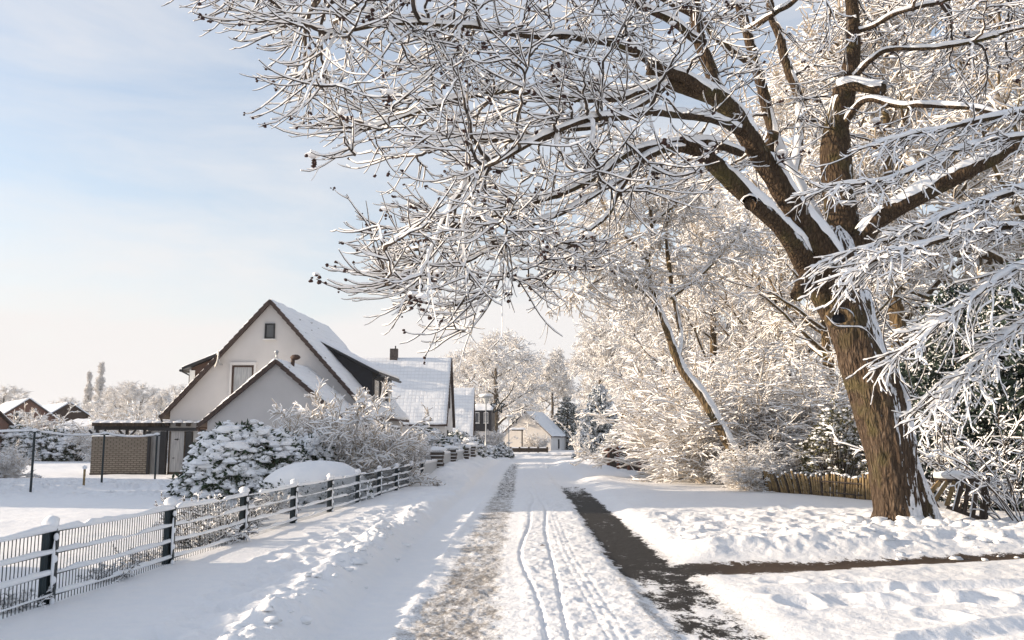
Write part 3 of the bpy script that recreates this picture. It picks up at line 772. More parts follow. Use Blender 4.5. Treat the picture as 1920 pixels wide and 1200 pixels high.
# sawn stubs and the ringed knot hole on the trunk
for rows in ([(1578, 168, 16.7, .15), (1600, 160, 16.5, .12), (1630, 164, 16.3, .11), (1656, 168, 16.1, .105)], [(1440, 285, 17.8, .12), (1447, 262, 17.6, .12), (1450, 248, 17.5, .115)], [(1405, 380, 15.2, .10), (1406, 384, 14.95, .095)], [(1520, 520, 16.0, .2), (1502, 540, 15.7, .13), (1493, 556, 15.6, .11)]):
    limb(acc, loc(spline(L3(rows), 8)), 20, 0.01, 77, 1)
    if rows[0][0] != 1520: Q = spline(L3(rows), 8); snow_ridge(ridge, loc(Q), 0.06, 91, 0)
acc.build('trunk', ['bark_main', 'bark_limb'], tree, True)
ridge.build('limb_snow', ['snow'], tree, True)
kb = MB()
kc = P(1572, 597, 15.66) - TO
mj, mn = 0.175, 0.062
v = []; f = []
for i in range(28):
    a = 2 * math.pi * i / 28
    for j in range(12):
        b = 2 * math.pi * j / 12; q = mn * (1 + .15 * math.sin(3 * a)); rr = mj + q * math.cos(b)
        v.append((kc[0] + rr * math.cos(a) * 1.05, kc[1] - 0.04 + q * math.sin(b) * 1.2 - 0.03 * math.cos(a), kc[2] + rr * math.sin(a) * 0.85))
        f.append((i * 12 + j, i * 12 + (j + 1) % 12, ((i + 1) % 28) * 12 + (j + 1) % 12, ((i + 1) % 28) * 12 + j))
kb.add(v, f); kb.build('knot_ring', 'bark_warm', tree, True)
kb = MB(); kb.blob(kc + np.array((0, 0.06, 0)), (0.15, 0.07, 0.12), 1); kb.build('knot_hollow', 'cladding_black', tree, True)
# snow-plastered root spur on the windward side
sp_ = Acc(); Q = spline(L3([(1692, 800, 16.4, .10), (1702, 860, 16.4, .16), (1716, 915, 16.35, .22), (1728, 965, 16.4, .28), (1742, 1010, 16.4, .32)]), 12)
limb(sp_, loc(Q), 40, 0.03, 61, 0)
sp_.build('root_spur', [  'bark_main'], tree, True)

# crown: branches reach for points inside the crown's outline, each from the nearest wood already there
poly = np.array([(300, -70), (400, 2), (500, 70), (545, 150), (620, 272), (720, 305), (775, 380), (690, 440), (705, 560), (870, 632), (925, 530), (1000, 500), (1020, 560), (1120, 500), (1190, 410), (1330, 345), (1500, 330), (1700, 250), (1940, 220), (2150, 100), (2150, -260), (300, -260)], float)
def inside(x, y, pg):
    c = np.zeros(len(x), bool); j = len(pg) - 1
    for i in range(len(pg)):
        xi, yi = pg[i]; xj, yj = pg[j]
        t = ((yi > y) != (yj > y)) & (x < (xj - xi) * (y - yi) / (yj - yi + 1e-9) + xi); c ^= t; j = i
    return c
def targets(n, rng, pg=poly, dmin=9.8, dmax=19.5):
    out = []
    while len(out) < n:
        x = rng.uniform(280, 2150); y = rng.uniform(-260, 650)
        if not inside(np.array([x]), np.array([y]), pg)[0]: continue
        if 1330 < x < 1760 and 90 < y < 430 and rng.random() < .32: continue
        d0 = np.interp(x, [400, 700, 1000, 1250, 1400, 1550, 2000], [11.0, 11.9, 13.0, 14.2, 16.0, 17.6, 16.2])
        out.append(P(x, y, np.clip(d0 + rng.normal(0, 1.15), dmin, dmax)))
    return np.array(out)
def reach(node, nodeT, T_, hook, rng, K=14, maxd=3.2):
    """cubic branches from nearest wood to each target, sagging then tipping up"""
    out = []; starts = []
    for t in T_:
        dv = t - node; d = np.linalg.norm(dv, axis=1) + 0.9 * np.maximum(0, -np.sum(nodeT * dv, 1)) + rng.uniform(0, .25, len(node))
        i = int(np.argmin(d)); p0 = node[i]; v_ = t - p0; ln = np.linalg.norm(v_)
        if ln < 0.25 or ln > maxd * 1.6: continue
        if ln > maxd: t = p0 + v_ / ln * maxd; v_ = t - p0; ln = maxd
        outd = unit(v_ * np.array((1, 1, 0.25)) + 1e-3)
        p1 = p0 + ln * 0.36 * unit(nodeT[i] * 0.7 + v_ / ln * 0.8 + rng.normal(0, .12, 3))
        e = unit(outd + np.array((0, 0, hook * rng.uniform(0.2, 1.3))))
        p2 = t - ln * 0.38 * e + np.array((0, 0, -0.05 * ln))
        s = np.linspace(0, 1, K + 1)[:, None]
        c = (1 - s) ** 3 * p0 + 3 * s * (1 - s) ** 2 * p1 + 3 * s * s * (1 - s) * p2 + s ** 3 * t
        w = np.cumsum(rng.normal(0, 0.016 * ln ** .5, (K + 1, 3)), 0); w -= s * w[-1]; w[0] = 0
        out.append(c + w); starts.append(i)
    return np.array(out)
nd = np.concatenate([q[::2, :3] for q in nodes]); nt = np.concatenate([unit(np.gradient(q[:, :3], axis=0))[::2] for q in nodes])
keep = np.concatenate([q[::2, 3] for q in nodes]) < 0.26
nd, nt = nd[keep], nt[keep]
crown = Acc()
b1 = reach(nd, nt, targets(270, rng), 0.5, rng, 14, 3.4)
crown.twigs(b1 - TO, taper(len(b1), 14, rng.uniform(.022, .040, len(b1)), .009, .8), 0.026, rng)
n1 = np.concatenate([nd, b1[:, ::2].reshape(-1, 3)]); t1_ = np.concatenate([nt, unit(np.gradient(b1, axis=1))[:, ::2].reshape(-1, 3)])
b2 = reach(n1, t1_, np.concatenate([targets(640, rng), targets(50, rng, np.array([(680, 430), (800, 360), (1010, 370), (1010, 470), (930, 520), (880, 620), (700, 560)], float))]), 0.6, rng, 12, 1.9)
crown.twigs(b2 - TO, taper(len(b2), 12, rng.uniform(.012, .019, len(b2)), .006), 0.020, rng)
# side shoots: sweep outwards and up at the tip
def crown_shoots(par, n, l0, l1, r0, snow, rng, K=7):
    S, D, pi, t = sprout(par, n, .22, 1.0, .35, .95, rng, .45)
    D = unit(D * np.array((1, 1, .75)) + np.array((-0.42, -0.08, -0.12)))
    ln = rng.uniform(l0, l1, len(S)) * (1.15 - .45 * t)
    q = grow(S, D, ln, K, .05, -.11, .23, rng)
    return q, taper(len(q), K, r0, r0 * .42), snow
q1, r1, s1 = crown_shoots(b1, 6, .55, 1.45, .0110, .019, rng)
q2, r2, s2 = crown_shoots(b2, 4, .30, .95, .0098, .018, rng)
crown.twigs(q1 - TO, r1, s1, rng); crown.twigs(q2 - TO, r2, s2, rng)
allq = np.concatenate([q1, q2])
q3, r3, s3 = crown_shoots(allq[rng.random(len(allq)) < .8], 2, .12, .40, .0062, .011, rng, 5)
crown.twigs(q3 - TO, r3, s3, rng, True)
# dark seed heads and buds hanging at the tips
tips = np.concatenate([b2[:, -1], allq[:, -1], q3[:, -1]])
sel = rng.random(len(tips)) < 0.09; C = tips[sel]
for k in range(3):
    Cc = C + rng.normal(0, .012, C.shape) - np.array((0, 0, .008)) - TO
    crown.add(*blobs(Cc, rng.uniform(.010, .026, (len(C), 1)) * np.ones((1, 3)), rng, 2))
sel = rng.random(len(tips)) < 0.018; C = tips[sel]
for k in range(7):
    crown.add(*blobs(C + rng.normal(0, .045, C.shape) - np.array((0, 0, .03)) - TO, rng.uniform(.016, .034, (len(C), 1)) * np.ones((1, 3)), rng, 2))
crown.add(*blobs(C + np.array((0, 0, .05)) - TO, rng.uniform(.05, .09, (len(C), 1)) * np.array((1, 1, .6)), rng, 1))
crown.build('crown', ['twig_bark', 'twig_snow', 'seed_head'], tree)
# water shoots on the trunk
ws = Acc()
for rows in ([(1705, 735, 15.9, .012), (1670, 690, 15.6, .012), (1640, 640, 15.3, .012), (1615, 615, 15.2, .010), (1570, 612, 15.1, .010), (1548, 592, 15.1, .006)], [(1712, 740, 15.9, .010), (1690, 650, 15.5, .010), (1650, 590, 15.3, .009), (1630, 545, 15.2, .008), (1598, 545, 15.2, .005)], [(1706, 745, 15.9, .012), (1660, 650, 15.4, .011), (1660, 600, 15.3, .009), (1672, 560, 15.2, .006)], [(1640, 640, 15.3, .010), (1625, 580, 15.2, .009), (1598, 540, 15.1, .006)], [(1712, 740, 15.9, .01), (1735, 690, 15.7, .008), (1732, 640, 15.6, .006)]):
    Q = spline(L3(rows), 6); ws.twigs((Q[None, :, :3] - TO), Q[None, :, 3], .02, rng)
ws.build('water_shoots', ['twig_bark', 'twig_snow'], tree)

# ------------------------------------------------------------------ twiggy plants, each kind built once
def stems_to_acc(acc, pts, r0, r1, snow, rng, full=False, p=1.0):
    acc.twigs(pts, taper(len(pts), pts.shape[1] - 1, r0, r1, p), snow, rng, full)
def make_tree(seed, H, spread, trunk_r, nlimb, fine, mats, droop=0.0, lean=(0, 0), snow=.028, bole=.25, tw=.012, bark_m='bark_grey', up=0.55):
    """frosted deciduous tree: trunk with limbs, and a crown of thousands of fine rimed twigs"""
    rng = np.random.default_rng(seed)
    tr = Acc(); cr = Acc()
    K = 12; z = np.linspace(0, 1, K + 1)
    T = np.stack([lean[0] * z * H + .05 * H * .4 * np.cumsum(rng.normal(0, .12, K + 1)), lean[1] * z * H + .05 * H * .4 * np.cumsum(rng.normal(0, .12, K + 1)), z * H * .86], -1); T[0, :2] = 0
    TQ = np.concatenate([T, (trunk_r * (1 - z) ** .8 + .02)[:, None]], 1); TQ[0, 3] *= 1.3
    limb(tr, spline(TQ, 3), 14, trunk_r * .03, seed, 0)
    t = np.sort(rng.uniform(bole, .98, nlimb)); f = t * K; i = np.minimum(f.astype(int), K - 1); S = T[i] * (1 - (f - i))[:, None] + T[i + 1] * (f - i)[:, None]
    az = np.arange(nlimb) * 2.4 + rng.normal(0, .4, nlimb)
    el = up * (0.5 + 1.0 * t) + rng.normal(0, .12, nlimb)
    D = np.stack([np.cos(az) * np.cos(el), np.sin(az) * np.cos(el), np.sin(el)], -1)
    ln = spread * (1.05 - .62 * np.abs(t - .38) / .62) * rng.uniform(.75, 1.15, nlimb)
    l1 = grow(S, D, ln, 9, .13, .05 - droop * .3, .02 - droop, rng)
    r_ = trunk_r * .42 * (1.1 - t)
    tr.twigs(l1, taper(nlimb, 9, r_, .02), snow * 1.2, rng)
    S, D, pi, tt = sprout(l1, 7, .2, 1., .4, 1.1, rng); l2 = grow(S, D, ln[pi] * rng.uniform(.28, .55, len(S)) * (1.15 - .5 * tt), 7, .14, .03 - droop * .6, -.01 - droop * 1.2, rng)
    stems_to_acc(tr, l2, .030, .012, snow, rng)
    S, D, pi, tt = sprout(l2, 6, .15, 1., .4, 1.1, rng); l3 = grow(S, D, spread * rng.uniform(.09, .22, len(S)), 5, .16, -.02 - droop, -.04 - droop * 1.5, rng)
    stems_to_acc(cr, l3, tw * 1.2, tw * .8, snow, rng)
    S, D, pi, tt = sprout(l3, fine, .1, 1., .4, 1.2, rng); l4 = grow(S, D, spread * rng.uniform(.045, .12, len(S)), 3, .2, -.04 - droop, -.06 - droop * 2, rng)
    stems_to_acc(cr, l4, tw * .8, tw * .55, snow * .9, rng)
    return tr, cr, ('trunk', [bark_m, mats[1]], 'crown', mats)
def plant(name, label, cat, build, loc_, rotz=0, scale=1.0, group=None):
    o = thing(name, label, cat, loc_, rotz, group); o.scale = scale if isinstance(scale, tuple) else (scale,) * 3
    tr, cr, (tn, tm, cn, cm) = build
    if tr.n: tr.build(tn, tm, o, True)
    cr.build(cn, cm, o)
    return o
def make_shrub(seed, H, R, nst, mats, snow=.03, r0=.016, n2=9, n3=6, arch=.12, base=.25, tw=.010, wig=.14, fl=0.0):
    rng = np.random.default_rng(seed); st = Acc(); cr = Acc()
    az = rng.uniform(0, 2 * math.pi, nst); el = rng.uniform(.45, 1.45, nst); br = R * base * np.sqrt(rng.random(nst))
    S = np.stack([br * np.cos(az), br * np.sin(az), np.full(nst, -.05)], -1)
    D = np.stack([np.cos(az) * np.cos(el), np.sin(az) * np.cos(el), np.sin(el)], -1)
    ln = np.minimum(H / np.maximum(np.sin(el), .45), R / np.maximum(np.cos(el), .2)) * rng.uniform(.7, 1.15, nst)
    l1 = grow(S, D, ln, 9, .10, .02, -arch, rng); stems_to_acc(st, l1, r0, r0 * .5, snow, rng, True)
    S, D, pi, t = sprout(l1, n2, .15, 1, .35, 1.1, rng, fl); D = unit(D * np.array((1, 1, 1 - fl))); l2 = grow(S, D, rng.uniform(.16, .42, len(S)) * min(H, R) * (1.1 + .3 * fl) * (1.2 - .6 * t), 6, wig, 0, -arch, rng)
    stems_to_acc(cr, l2, tw, tw * .7, snow, rng)
    S, D, pi, t = sprout(l2, n3, .1, 1, .35, 1.0, rng, fl); D = unit(D * np.array((1, 1, 1 - fl))); l3 = grow(S, D, rng.uniform(.06, .17, len(S)) * min(H, R) * (1.1 + .3 * fl), 3, wig * 1.2, 0, -arch * .8, rng)
    stems_to_acc(cr, l3, tw * .75, tw * .5, snow * .85, rng)
    return st, cr, ('stems', [mats[0], mats[1]], 'crown', mats)
def make_conifer(seed, H, R, lev, mats, snow=.05, dens=9, droop=.1, base=.03, thick=.035, pw=.8):
    rng = np.random.default_rng(seed); tr = Acc(); cr = Acc()
    z = np.linspace(0, 1, 9); limb(tr, np.stack([0 * z, 0 * z, z * H * .97, .035 * H * .5 * (1 - z) + .02], -1), 8, .01, seed, 0)
    S = []; D = []; Ln = []
    for i in range(lev):
        t = base + (1 - base) * (i + rng.uniform(-.3, .3)) / lev; t = min(max(t, .02), .985); n = int(7 + 7 * (1 - t))
        for k in range(n):
            a = rng.uniform(0, 6.283); S.append((0, 0, t * H)); e = -.18 + .75 * t; D.append((math.cos(a) * math.cos(e), math.sin(a) * math.cos(e), math.sin(e)))
            Ln.append(R * (1 - t) ** .75 * rng.uniform(.75, 1.12) + .12)
    S, D, Ln = map(np.array, (S, D, Ln)); l1 = grow(S, D, Ln, 7, .05, -.02, .05 - droop, rng)
    cr.twigs(l1, taper(len(l1), 7, thick * .9, thick * .7), snow, rng, True, pw)
    S, D, pi, t = sprout(l1, dens, .12, 1, .5, 1.1, rng, .6); l2 = grow(S, D, rng.uniform(.18, .42, len(S)) * (Ln[pi] * (1.1 - t) * 1.0 + .12), 4, .08, -.05 - droop, -.08 - droop, rng)
    cr.twigs(l2, taper(len(l2), 4, thick, thick * .55), snow, rng, True, pw)
    S, D, pi, t = sprout(l2, 4, .2, 1, .5, 1.1, rng, .5); l3 = grow(S, D, rng.uniform(.07, .20, len(S)) * R * .45, 2, .08, -.06, -.08 - droop, rng)
    cr.twigs(l3, taper(len(l3), 2, thick * .75, thick * .35), snow * .8, rng, False, pw)
    return tr, cr, ('trunk', ['twig_bark', 'twig_snow'], 'crown', mats)
def make_leafy(seed, rx, ry, H, ncl, leafm, snowr=.085, lw=.028, ll=.13, nl=9, stemr=.02, low=-.1, snowp=.9):
    """evergreen bush: whorls of dark leaves, most of them carrying a cap of snow"""
    rng = np.random.default_rng(seed); st = Acc(); cr = Acc()
    u = unit(rng.normal(0, 1, (ncl * 3, 3))); u = u[u[:, 2] > low][:ncl]
    lump = 1 + .26 * fbm(u[:, 0] * 2.2 + seed, u[:, 1] * 2.2, u[:, 2] * 2.2, 3, seed)
    rr = rng.uniform(.72, 1.02, len(u)) ** .6 * lump
    C = u * rr[:, None] * np.array((rx, ry, H)); C[:, 2] = np.abs(C[:, 2] * 1.0) * (C[:, 2] > 0) + (C[:, 2] <= 0) * (rng.uniform(.0, .25, len(u)) * H)
    n = len(C); K = 6; s = np.linspace(0, 1, K + 1)[None, :, None]
    B = np.stack([C[:, 0] * .25, C[:, 1] * .25, np.zeros(n)], -1)[:, None]
    pt = B * (1 - s) + C[:, None] * s; pt[:, :, 2] *= (1 - .25 * np.sin(s[..., 0] * np.pi))
    stems_to_acc(st, pt[::3], stemr, stemr * .4, .0, rng)
    Dn = unit(u * .8 + np.array((0, 0, .15)))
    cc = np.repeat(C, nl, 0) + rng.normal(0, .05, (n * nl, 3)); dd = unit(np.repeat(Dn, nl, 0) * .5 + rng.normal(0, .75, (n * nl, 3)) + np.array((0, 0, -.45)))
    cr.add(*leaves(cc, dd, rng.uniform(.7, 1.2, n * nl) * ll, lw, rng, 0))
    sel = rng.random(n) < snowp * np.clip(.45 + .7 * u[:, 2] + .25, 0, 1)
    for k, off in ((0, 0.0), (1, .06), (2, .09)):
        cs = C[sel] + rng.normal(0, .0001 + off, (sel.sum(), 3)) + np.array((0, 0, .035)); sz = (.35 + 1.15 * rng.random((len(cs), 1)) ** 1.5) * snowr * (1 if k == 0 else .62)
        cr.add(*blobs(cs, sz * np.array((1.0, 1.0, .62)), rng, 1))
    top = np.where(u[:, 2] > .15)[0]
    if snowr > .12 and len(top) > 60:
        pk = rng.choice(top, len(top) // 12, replace=False); cs = C[pk] * np.array((.97, .97, .97)) + np.array((0, 0, .02))
        sz = rng.uniform(1.3, 2.5, (len(pk), 1)) * snowr
        cr.add(*blobs(cs, sz * np.array((1.1, 1.1, .48)), rng, 1, .35))
    return st, cr, ('stems', ['twig_bark', 'twig_snow'], 'foliage', [leafm, 'snow'])
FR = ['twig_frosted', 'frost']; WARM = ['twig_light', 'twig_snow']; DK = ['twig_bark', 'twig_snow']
def at(px, D, z=None):
    x = float(P(px, 822, D)[0]); return (x, D, (hz(x, D) - .03) if z is None else z)
#@@PLANTS
# ------------------------------------------------------------------ trees and shrubs, set out
pt_a = plant('frosted_tree', 'tall frost-white tree standing behind the houses, left of the road bend, dark limbs spreading wide', 'tree', make_tree(21, 13.5, 5.6, .42, 20, 6, FR, .02, (0, 0), .05, .22, .022), at(930, 110))
pt_a.scale = (1.14,) * 3
pt_b = plant('weeping_birch', 'frosted birch with drooping twigs behind the small white house', 'tree', make_tree(22, 14, 4.6, .26, 26, 6, FR, .16, (0, 0), .045, .12, .020), at(1128, 122))
pt_b.scale = (1.35,) * 3
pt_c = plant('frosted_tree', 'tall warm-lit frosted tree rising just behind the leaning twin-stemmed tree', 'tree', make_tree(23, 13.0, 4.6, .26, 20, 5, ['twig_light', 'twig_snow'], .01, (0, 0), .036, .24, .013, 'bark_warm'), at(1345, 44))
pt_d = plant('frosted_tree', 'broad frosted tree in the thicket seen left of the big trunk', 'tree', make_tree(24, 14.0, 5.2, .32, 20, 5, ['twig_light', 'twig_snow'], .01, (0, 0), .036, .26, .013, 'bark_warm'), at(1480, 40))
for src, px, D, rz, sc, lab in (
    (pt_a, 880, 118, 1.0, 1.0, 'hazy frosted tree at the left rim of the wood, touching the sky'),
    (pt_a, 1000, 140, 2.2, 1.15, 'frost-white tree between the spreading tree and the birches'),
    (pt_b, 1035, 132, 2.0, 1.1, 'slimmer weeping birch above the roof of the small white house'),
    (pt_b, 1168, 90, 4.1, 1.05, 'weeping birch right above the blue spruce'),
    (pt_a, 1200, 88, 3.3, 1.25, 'tall frosted tree between the birches and the leaning tree'),
    (pt_b, 1245, 74, 1.3, 1.1, 'drooping frosted tree left of the leaning trunk'),
    (pt_c, 1262, 52, 2.5, .92, 'frosted tree directly left behind the leaning trunk'),
    (pt_c, 1610, 44, 3.9, 1.75, 'frosted tree showing above the fork of the big trunk'),
    (pt_d, 1560, 33, 1.9, .92, 'frosted tree right behind the big trunk'),
    (pt_c, 1700, 36, 5.0, 1.6, 'frosted tree standing right of the big trunk'),
    (pt_d, 1850, 42, .7, 1.7, 'tall frosted tree behind the dark evergreens'),
    (pt_a, 1420, 66, 5.5, 1.75, 'far frosted tree filling the gap above the leaning tree'),
    (pt_d, 1990, 32, 2.9, 1.5, 'frosted tree at the right edge of the picture')):
    copy_tree(src, at(px, D), rz, sc, lab)
# leaning twin-stemmed tree
lt = thing('leaning_tree', 'leaning brown tree with two stems growing out of the thicket, snow along its upper side', 'tree', at(1392, 27.5))
LO = np.array(lt.location)
a_ = Acc(); rdg = Acc(); lnodes = []
for i, rows in enumerate(([(1402, 925, 27.5, .20), (1385, 870, 27.5, .19), (1350, 800, 27.6, .20), (1318, 745, 27.7, .20), (1278, 690, 27.8, .17), (1255, 630, 27.8, .145), (1232, 570, 27.8, .13), (1215, 500, 27.8, .10), (1222, 420, 27.8, .085), (1215, 340, 27.8, .06), (1200, 260, 27.8, .03)],
    [(1272, 680, 27.8, .09), (1277, 630, 28.1, .10), (1268, 580, 28.2, .09), (1256, 510, 28.2, .08), (1250, 430, 28.2, .06), (1262, 350, 28.2, .04)],
    [(1235, 575, 27.8, .08), (1205, 545, 27.5, .07), (1150, 510, 27.0, .06), (1110, 480, 26.6, .04), (1060, 470, 26.3, .02)],
    [(1217, 480, 27.8, .06), (1170, 440, 27.4, .05), (1140, 400, 27.2, .03), (1120, 350, 27, .02)],
    [(1256, 560, 28.2, .06), (1310, 520, 28.0, .05), (1360, 470, 27.8, .03), (1400, 430, 27.6, .02)],
    [(1222, 420, 27.8, .05), (1280, 370, 27.5, .04), (1330, 310, 27.4, .02)],
    [(1215, 480, 27.8, .05), (1130, 520, 27.2, .035), (1070, 560, 27, .02)])):
    Q = spline(L3(rows), 8); Q[:, 3] *= .82; limb(a_, loc(Q, LO), 14, .010, 130 + i, 0); snow_ridge(rdg, loc(Q, LO), .06 if i else .10, 150 + i, 0); lnodes.append(Q)
a_.build('trunk', ['bark_warm'], lt, True); rdg.build('trunk_snow', ['snow'], lt, True)
cr = Acc(); N_ = np.concatenate([q[::2, :3] for q in lnodes[:1]])[30:]; 
Nn = np.concatenate([N_] + [lnodes[1][24::2, :3]] + [q[6::2, :3] for q in lnodes[2:]])
S = np.repeat(Nn, 4, 0); az = rng.uniform(0, 6.283, len(S)); el = rng.uniform(-.5, .7, len(S)); D_ = np.stack([np.cos(az) * np.cos(el), np.sin(az) * np.cos(el), np.sin(el)], -1)
l1 = grow(S - LO, D_, rng.uniform(.6, 2.0, len(S)), 7, .12, -.02, -.08, rng); stems_to_acc(cr, l1, .018, .010, .030, rng)
S, D_, pi, t = sprout(l1, 7, .15, 1, .4, 1.2, rng); l2 = grow(S, D_, rng.uniform(.25, .7, len(S)), 5, .16, -.04, -.18, rng); stems_to_acc(cr, l2, .010, .008, .028, rng)
S, D_, pi, t = sprout(l2, 5, .1, 1, .4, 1.2, rng); l3 = grow(S, D_, rng.uniform(.1, .3, len(S)), 3, .2, -.06, -.2, rng)[::2]; stems_to_acc(cr, l3, .008, .006, .024, rng)
cr.build('crown', ['twig_light', 'twig_snow'], lt)

# thicket on the right
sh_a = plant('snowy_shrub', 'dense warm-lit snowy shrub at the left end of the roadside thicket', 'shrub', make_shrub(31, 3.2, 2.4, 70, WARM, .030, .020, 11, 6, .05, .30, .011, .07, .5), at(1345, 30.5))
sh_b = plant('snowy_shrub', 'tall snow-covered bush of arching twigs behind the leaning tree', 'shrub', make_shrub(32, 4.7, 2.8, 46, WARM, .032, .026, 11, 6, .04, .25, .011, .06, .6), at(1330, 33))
for src, px, D, rz, sc, lab in (
    (sh_b, 1300, 39, 1.0, .75, 'pale snowy bush rising between the round hedge and the thicket'),
    (sh_a, 1400, 26.6, 2.2, .40, 'low trailing shrub in front of the foot of the leaning tree'),
    (sh_a, 1440, 30.0, 4.0, .95, 'low shrub just left of the leaning picket fence'),
    (sh_b, 1455, 31, 3.1, .9, 'tall twiggy bush right of the leaning tree'),
    (sh_b, 1530, 30.0, 5.1, .90, 'tall twiggy bush behind the leaning picket fence'),
    (sh_a, 1600, 27.0, 1.1, .62, 'low bush behind the pickets, close left of the big trunk'),
    (sh_b, 1620, 31, .4, 1.05, 'tall bush seen past the left side of the big trunk'),
    (sh_a, 1310, 34, 3.3, 1.25, 'mid-height snowy bush deep in the thicket left of the leaning tree')):
    copy_tree(src, at(px, D), rz, sc, lab)
tw = plant('twiggy_bush', 'tangle of long bare snow-lined shoots over the broken fence panel', 'shrub', make_shrub(36, 2.2, 1.7, 20, DK, .026, .016, 6, 3, .10, .35, .009), at(1893, 18.9))
for px, D, rz, sc, lab in ((1925, 16.2, 1.2, .8, 'bare snow-lined bush at the right edge of the picture'), (1775, 19.5, 2.9, 1.15, 'bare snow-lined bush standing just right behind the big trunk')):
    copy_tree(tw, at(px, D), rz, sc, lab)
hollyb = plant('evergreen_bush', 'green bush dusted with snow just left of the big trunk', 'shrub', make_leafy(41, 1.15, 1.0, 2.3, 420, 'leaf_olive', .075, .03, .13, 9), at(1570, 26.4))
# dark evergreens at the right edge
cf = plant('dark_evergreen', 'dark evergreen with snow on its boughs behind the big trunk', 'tree', make_conifer(51, 5.3, 2.4, 22, ['needles', 'twig_snow'], .018, 10, .10, .02, .036, .27), at(1805, 22))
for px, D, rz, sc, lab in ((1900, 20.5, 1.2, .95, 'dark evergreen at the right edge above the broken fence panel'), (1990, 19.5, 3.2, 1.1, 'dark evergreen cut off by the right edge of the picture'), (1750, 24, 2.2, .82, 'dark evergreen nearest the right side of the trunk')):
    copy_tree(cf, at(px, D), rz, sc, lab)
# unseen evergreens added behind the white house to shade the next roofs
for x_, y_, rz, sc, lab in ((-16.9, 60.5, .3, (1.0, 1.0, 1.85), 'added evergreen hidden behind the large white house, nearest to it, shading the next roof'), (-16.7, 65.0, 1.3, (1.0, 1.0, 1.9), 'added evergreen hidden behind the white house, middle of three, shading the next roof'), (-16.6, 69.5, 2.3, (1.0, 1.0, 1.85), 'added evergreen hidden behind the white house, farthest of three, shading the next roof'), (-15.0, 83.5, 3.1, (1.0, 1.0, 1.6), 'added hidden evergreen that shades the roof of the dark gabled house')):
    copy_tree(cf, (x_, y_, -.1), rz, sc, lab)
# farther down the road
plant('spruce', 'broad blue-green spruce covered with snow beside the road bend', 'tree', make_conifer(52, 5.0, 2.0, 20, ['needles_blue', 'snow'], .08, 9, .04, .01, .055, .78), at(1124, 60))
plant('fir', 'dark fir with snowy boughs to the right of the small white house', 'tree', make_conifer(53, 7.2, 3.0, 18, ['needles', 'twig_snow'], .03, 8, .08, .01, .075, .35), at(1064, 119))
hd = plant('clipped_ball_hedge', 'round clipped hedge, frosted white, beside the spruce', 'hedge', make_leafy(42, 1.45, 1.35, 1.35, 900, 'leaf_olive', .09, .03, .12, 5), at(1176, 50, 1.0))
hd.location = (at(1176, 50)[0], 50, .75)
th = thing('column_shrub', 'narrow frosted column of twigs at the left foot of the spruce', 'shrub', at(1092, 57)); 
ba, bb, bn = make_shrub(37, 3.2, .8, 26, FR, .05, .02, 9, 5, .02, .3, .02); ba.build('stems', [bn[1][0], bn[1][1]], th); bb.build('crown', bn[3], th)
# left: garden
rh = plant('rhododendron', 'large dark evergreen bush heaped with lumps of snow behind the fence', 'shrub', make_leafy(43, 1.75, 1.45, 1.80, 1500, 'leaf_dark', .15, .036, .18, 11, .03, -.45, .95), at(466, 23.8))
rh2 = copy_tree(rh, at(572, 27.0), 2.1, (.85, .8, .95), 'smaller part of the snow-heaped evergreens, right behind the large one')
mb = MB()
dm = thing('dome_bush', 'smooth dome of snow over a clipped bush just behind the fence', 'shrub', at(594, 21.9))
A2, B2 = np.meshgrid(np.linspace(0, 2 * math.pi, 73)[:-1], np.linspace(0, 1, 30)); ph = B2 * math.pi / 2 * 1.02
V = np.stack([1.34 * np.sin(ph) * np.cos(A2), 1.0 * np.sin(ph) * np.sin(A2), .95 * np.cos(ph) ** .75 * (1 + 0 * A2)], -1).reshape(-1, 3)
V[:, 2] = np.nan_to_num(V[:, 2], nan=0.0)
V *= (1 + .05 * fbm(V[:, 0] * 1.3, V[:, 1] * 1.3, V[:, 2] * 1.3, 4, 5))[:, None]
low = V[:, 2] < .48; V[low] *= (1 + .10 * fbm(V[low, 0] * 5, V[low, 1] * 5, V[low, 2] * 5, 3, 6))[:, None]
V[:, 2] += .05
ii = np.arange(30 * 72).reshape(30, 72); jj = np.roll(ii, -1, 1)
obj('snow_cap', mesh_from('snow_cap', V, [np.stack([ii[:-1], ii[1:], jj[1:], jj[:-1]], -1).reshape(-1, 4)], ['snow']), dm)
cr = Acc(); n = 900; a = rng.uniform(0, 6.283, n); zz = rng.uniform(0.02, .52, n); q = np.stack([1.33 * np.cos(a), 1.0 * np.sin(a), zz], -1) * np.array([1, 1, 1]); q[:, :2] *= (1.02 - .12 * zz)[:, None]
dd = unit(np.stack([np.cos(a), np.sin(a), rng.uniform(-.6, .6, n)], -1) + rng.normal(0, .4, (n, 3))); cr.add(*leaves(q, dd, .10, .022, rng, 0))
cr.add(*blobs(q[::3] + dd[::3] * .06, rng.uniform(.02, .05, (len(q[::3]), 1)) * np.ones((1, 3)), rng, 1)); cr.build('foliage', ['leaf_dark', 'snow'], dm)
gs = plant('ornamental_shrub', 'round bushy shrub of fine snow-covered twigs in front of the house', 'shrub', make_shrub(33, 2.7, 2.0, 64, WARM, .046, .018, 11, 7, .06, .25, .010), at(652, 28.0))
for px, D, rz, sc, lab in ((712, 30.5, 1.2, .66, 'smaller twiggy shrub at the right foot of the round bushy shrub'), (738, 34, 3.3, .60, 'twiggy shrub by the fence in front of the blue roof'), (778, 37.5, 2.3, .50, 'low twiggy shrub leaning over the far end of the fence'), (922, 84, 4.3, .75, 'snowy bush behind the street lamp'), (1003, 107, 1.3, .72, 'pale frosted bush in front of the small white house')):
    copy_tree(gs, at(px, D), rz, sc, lab)
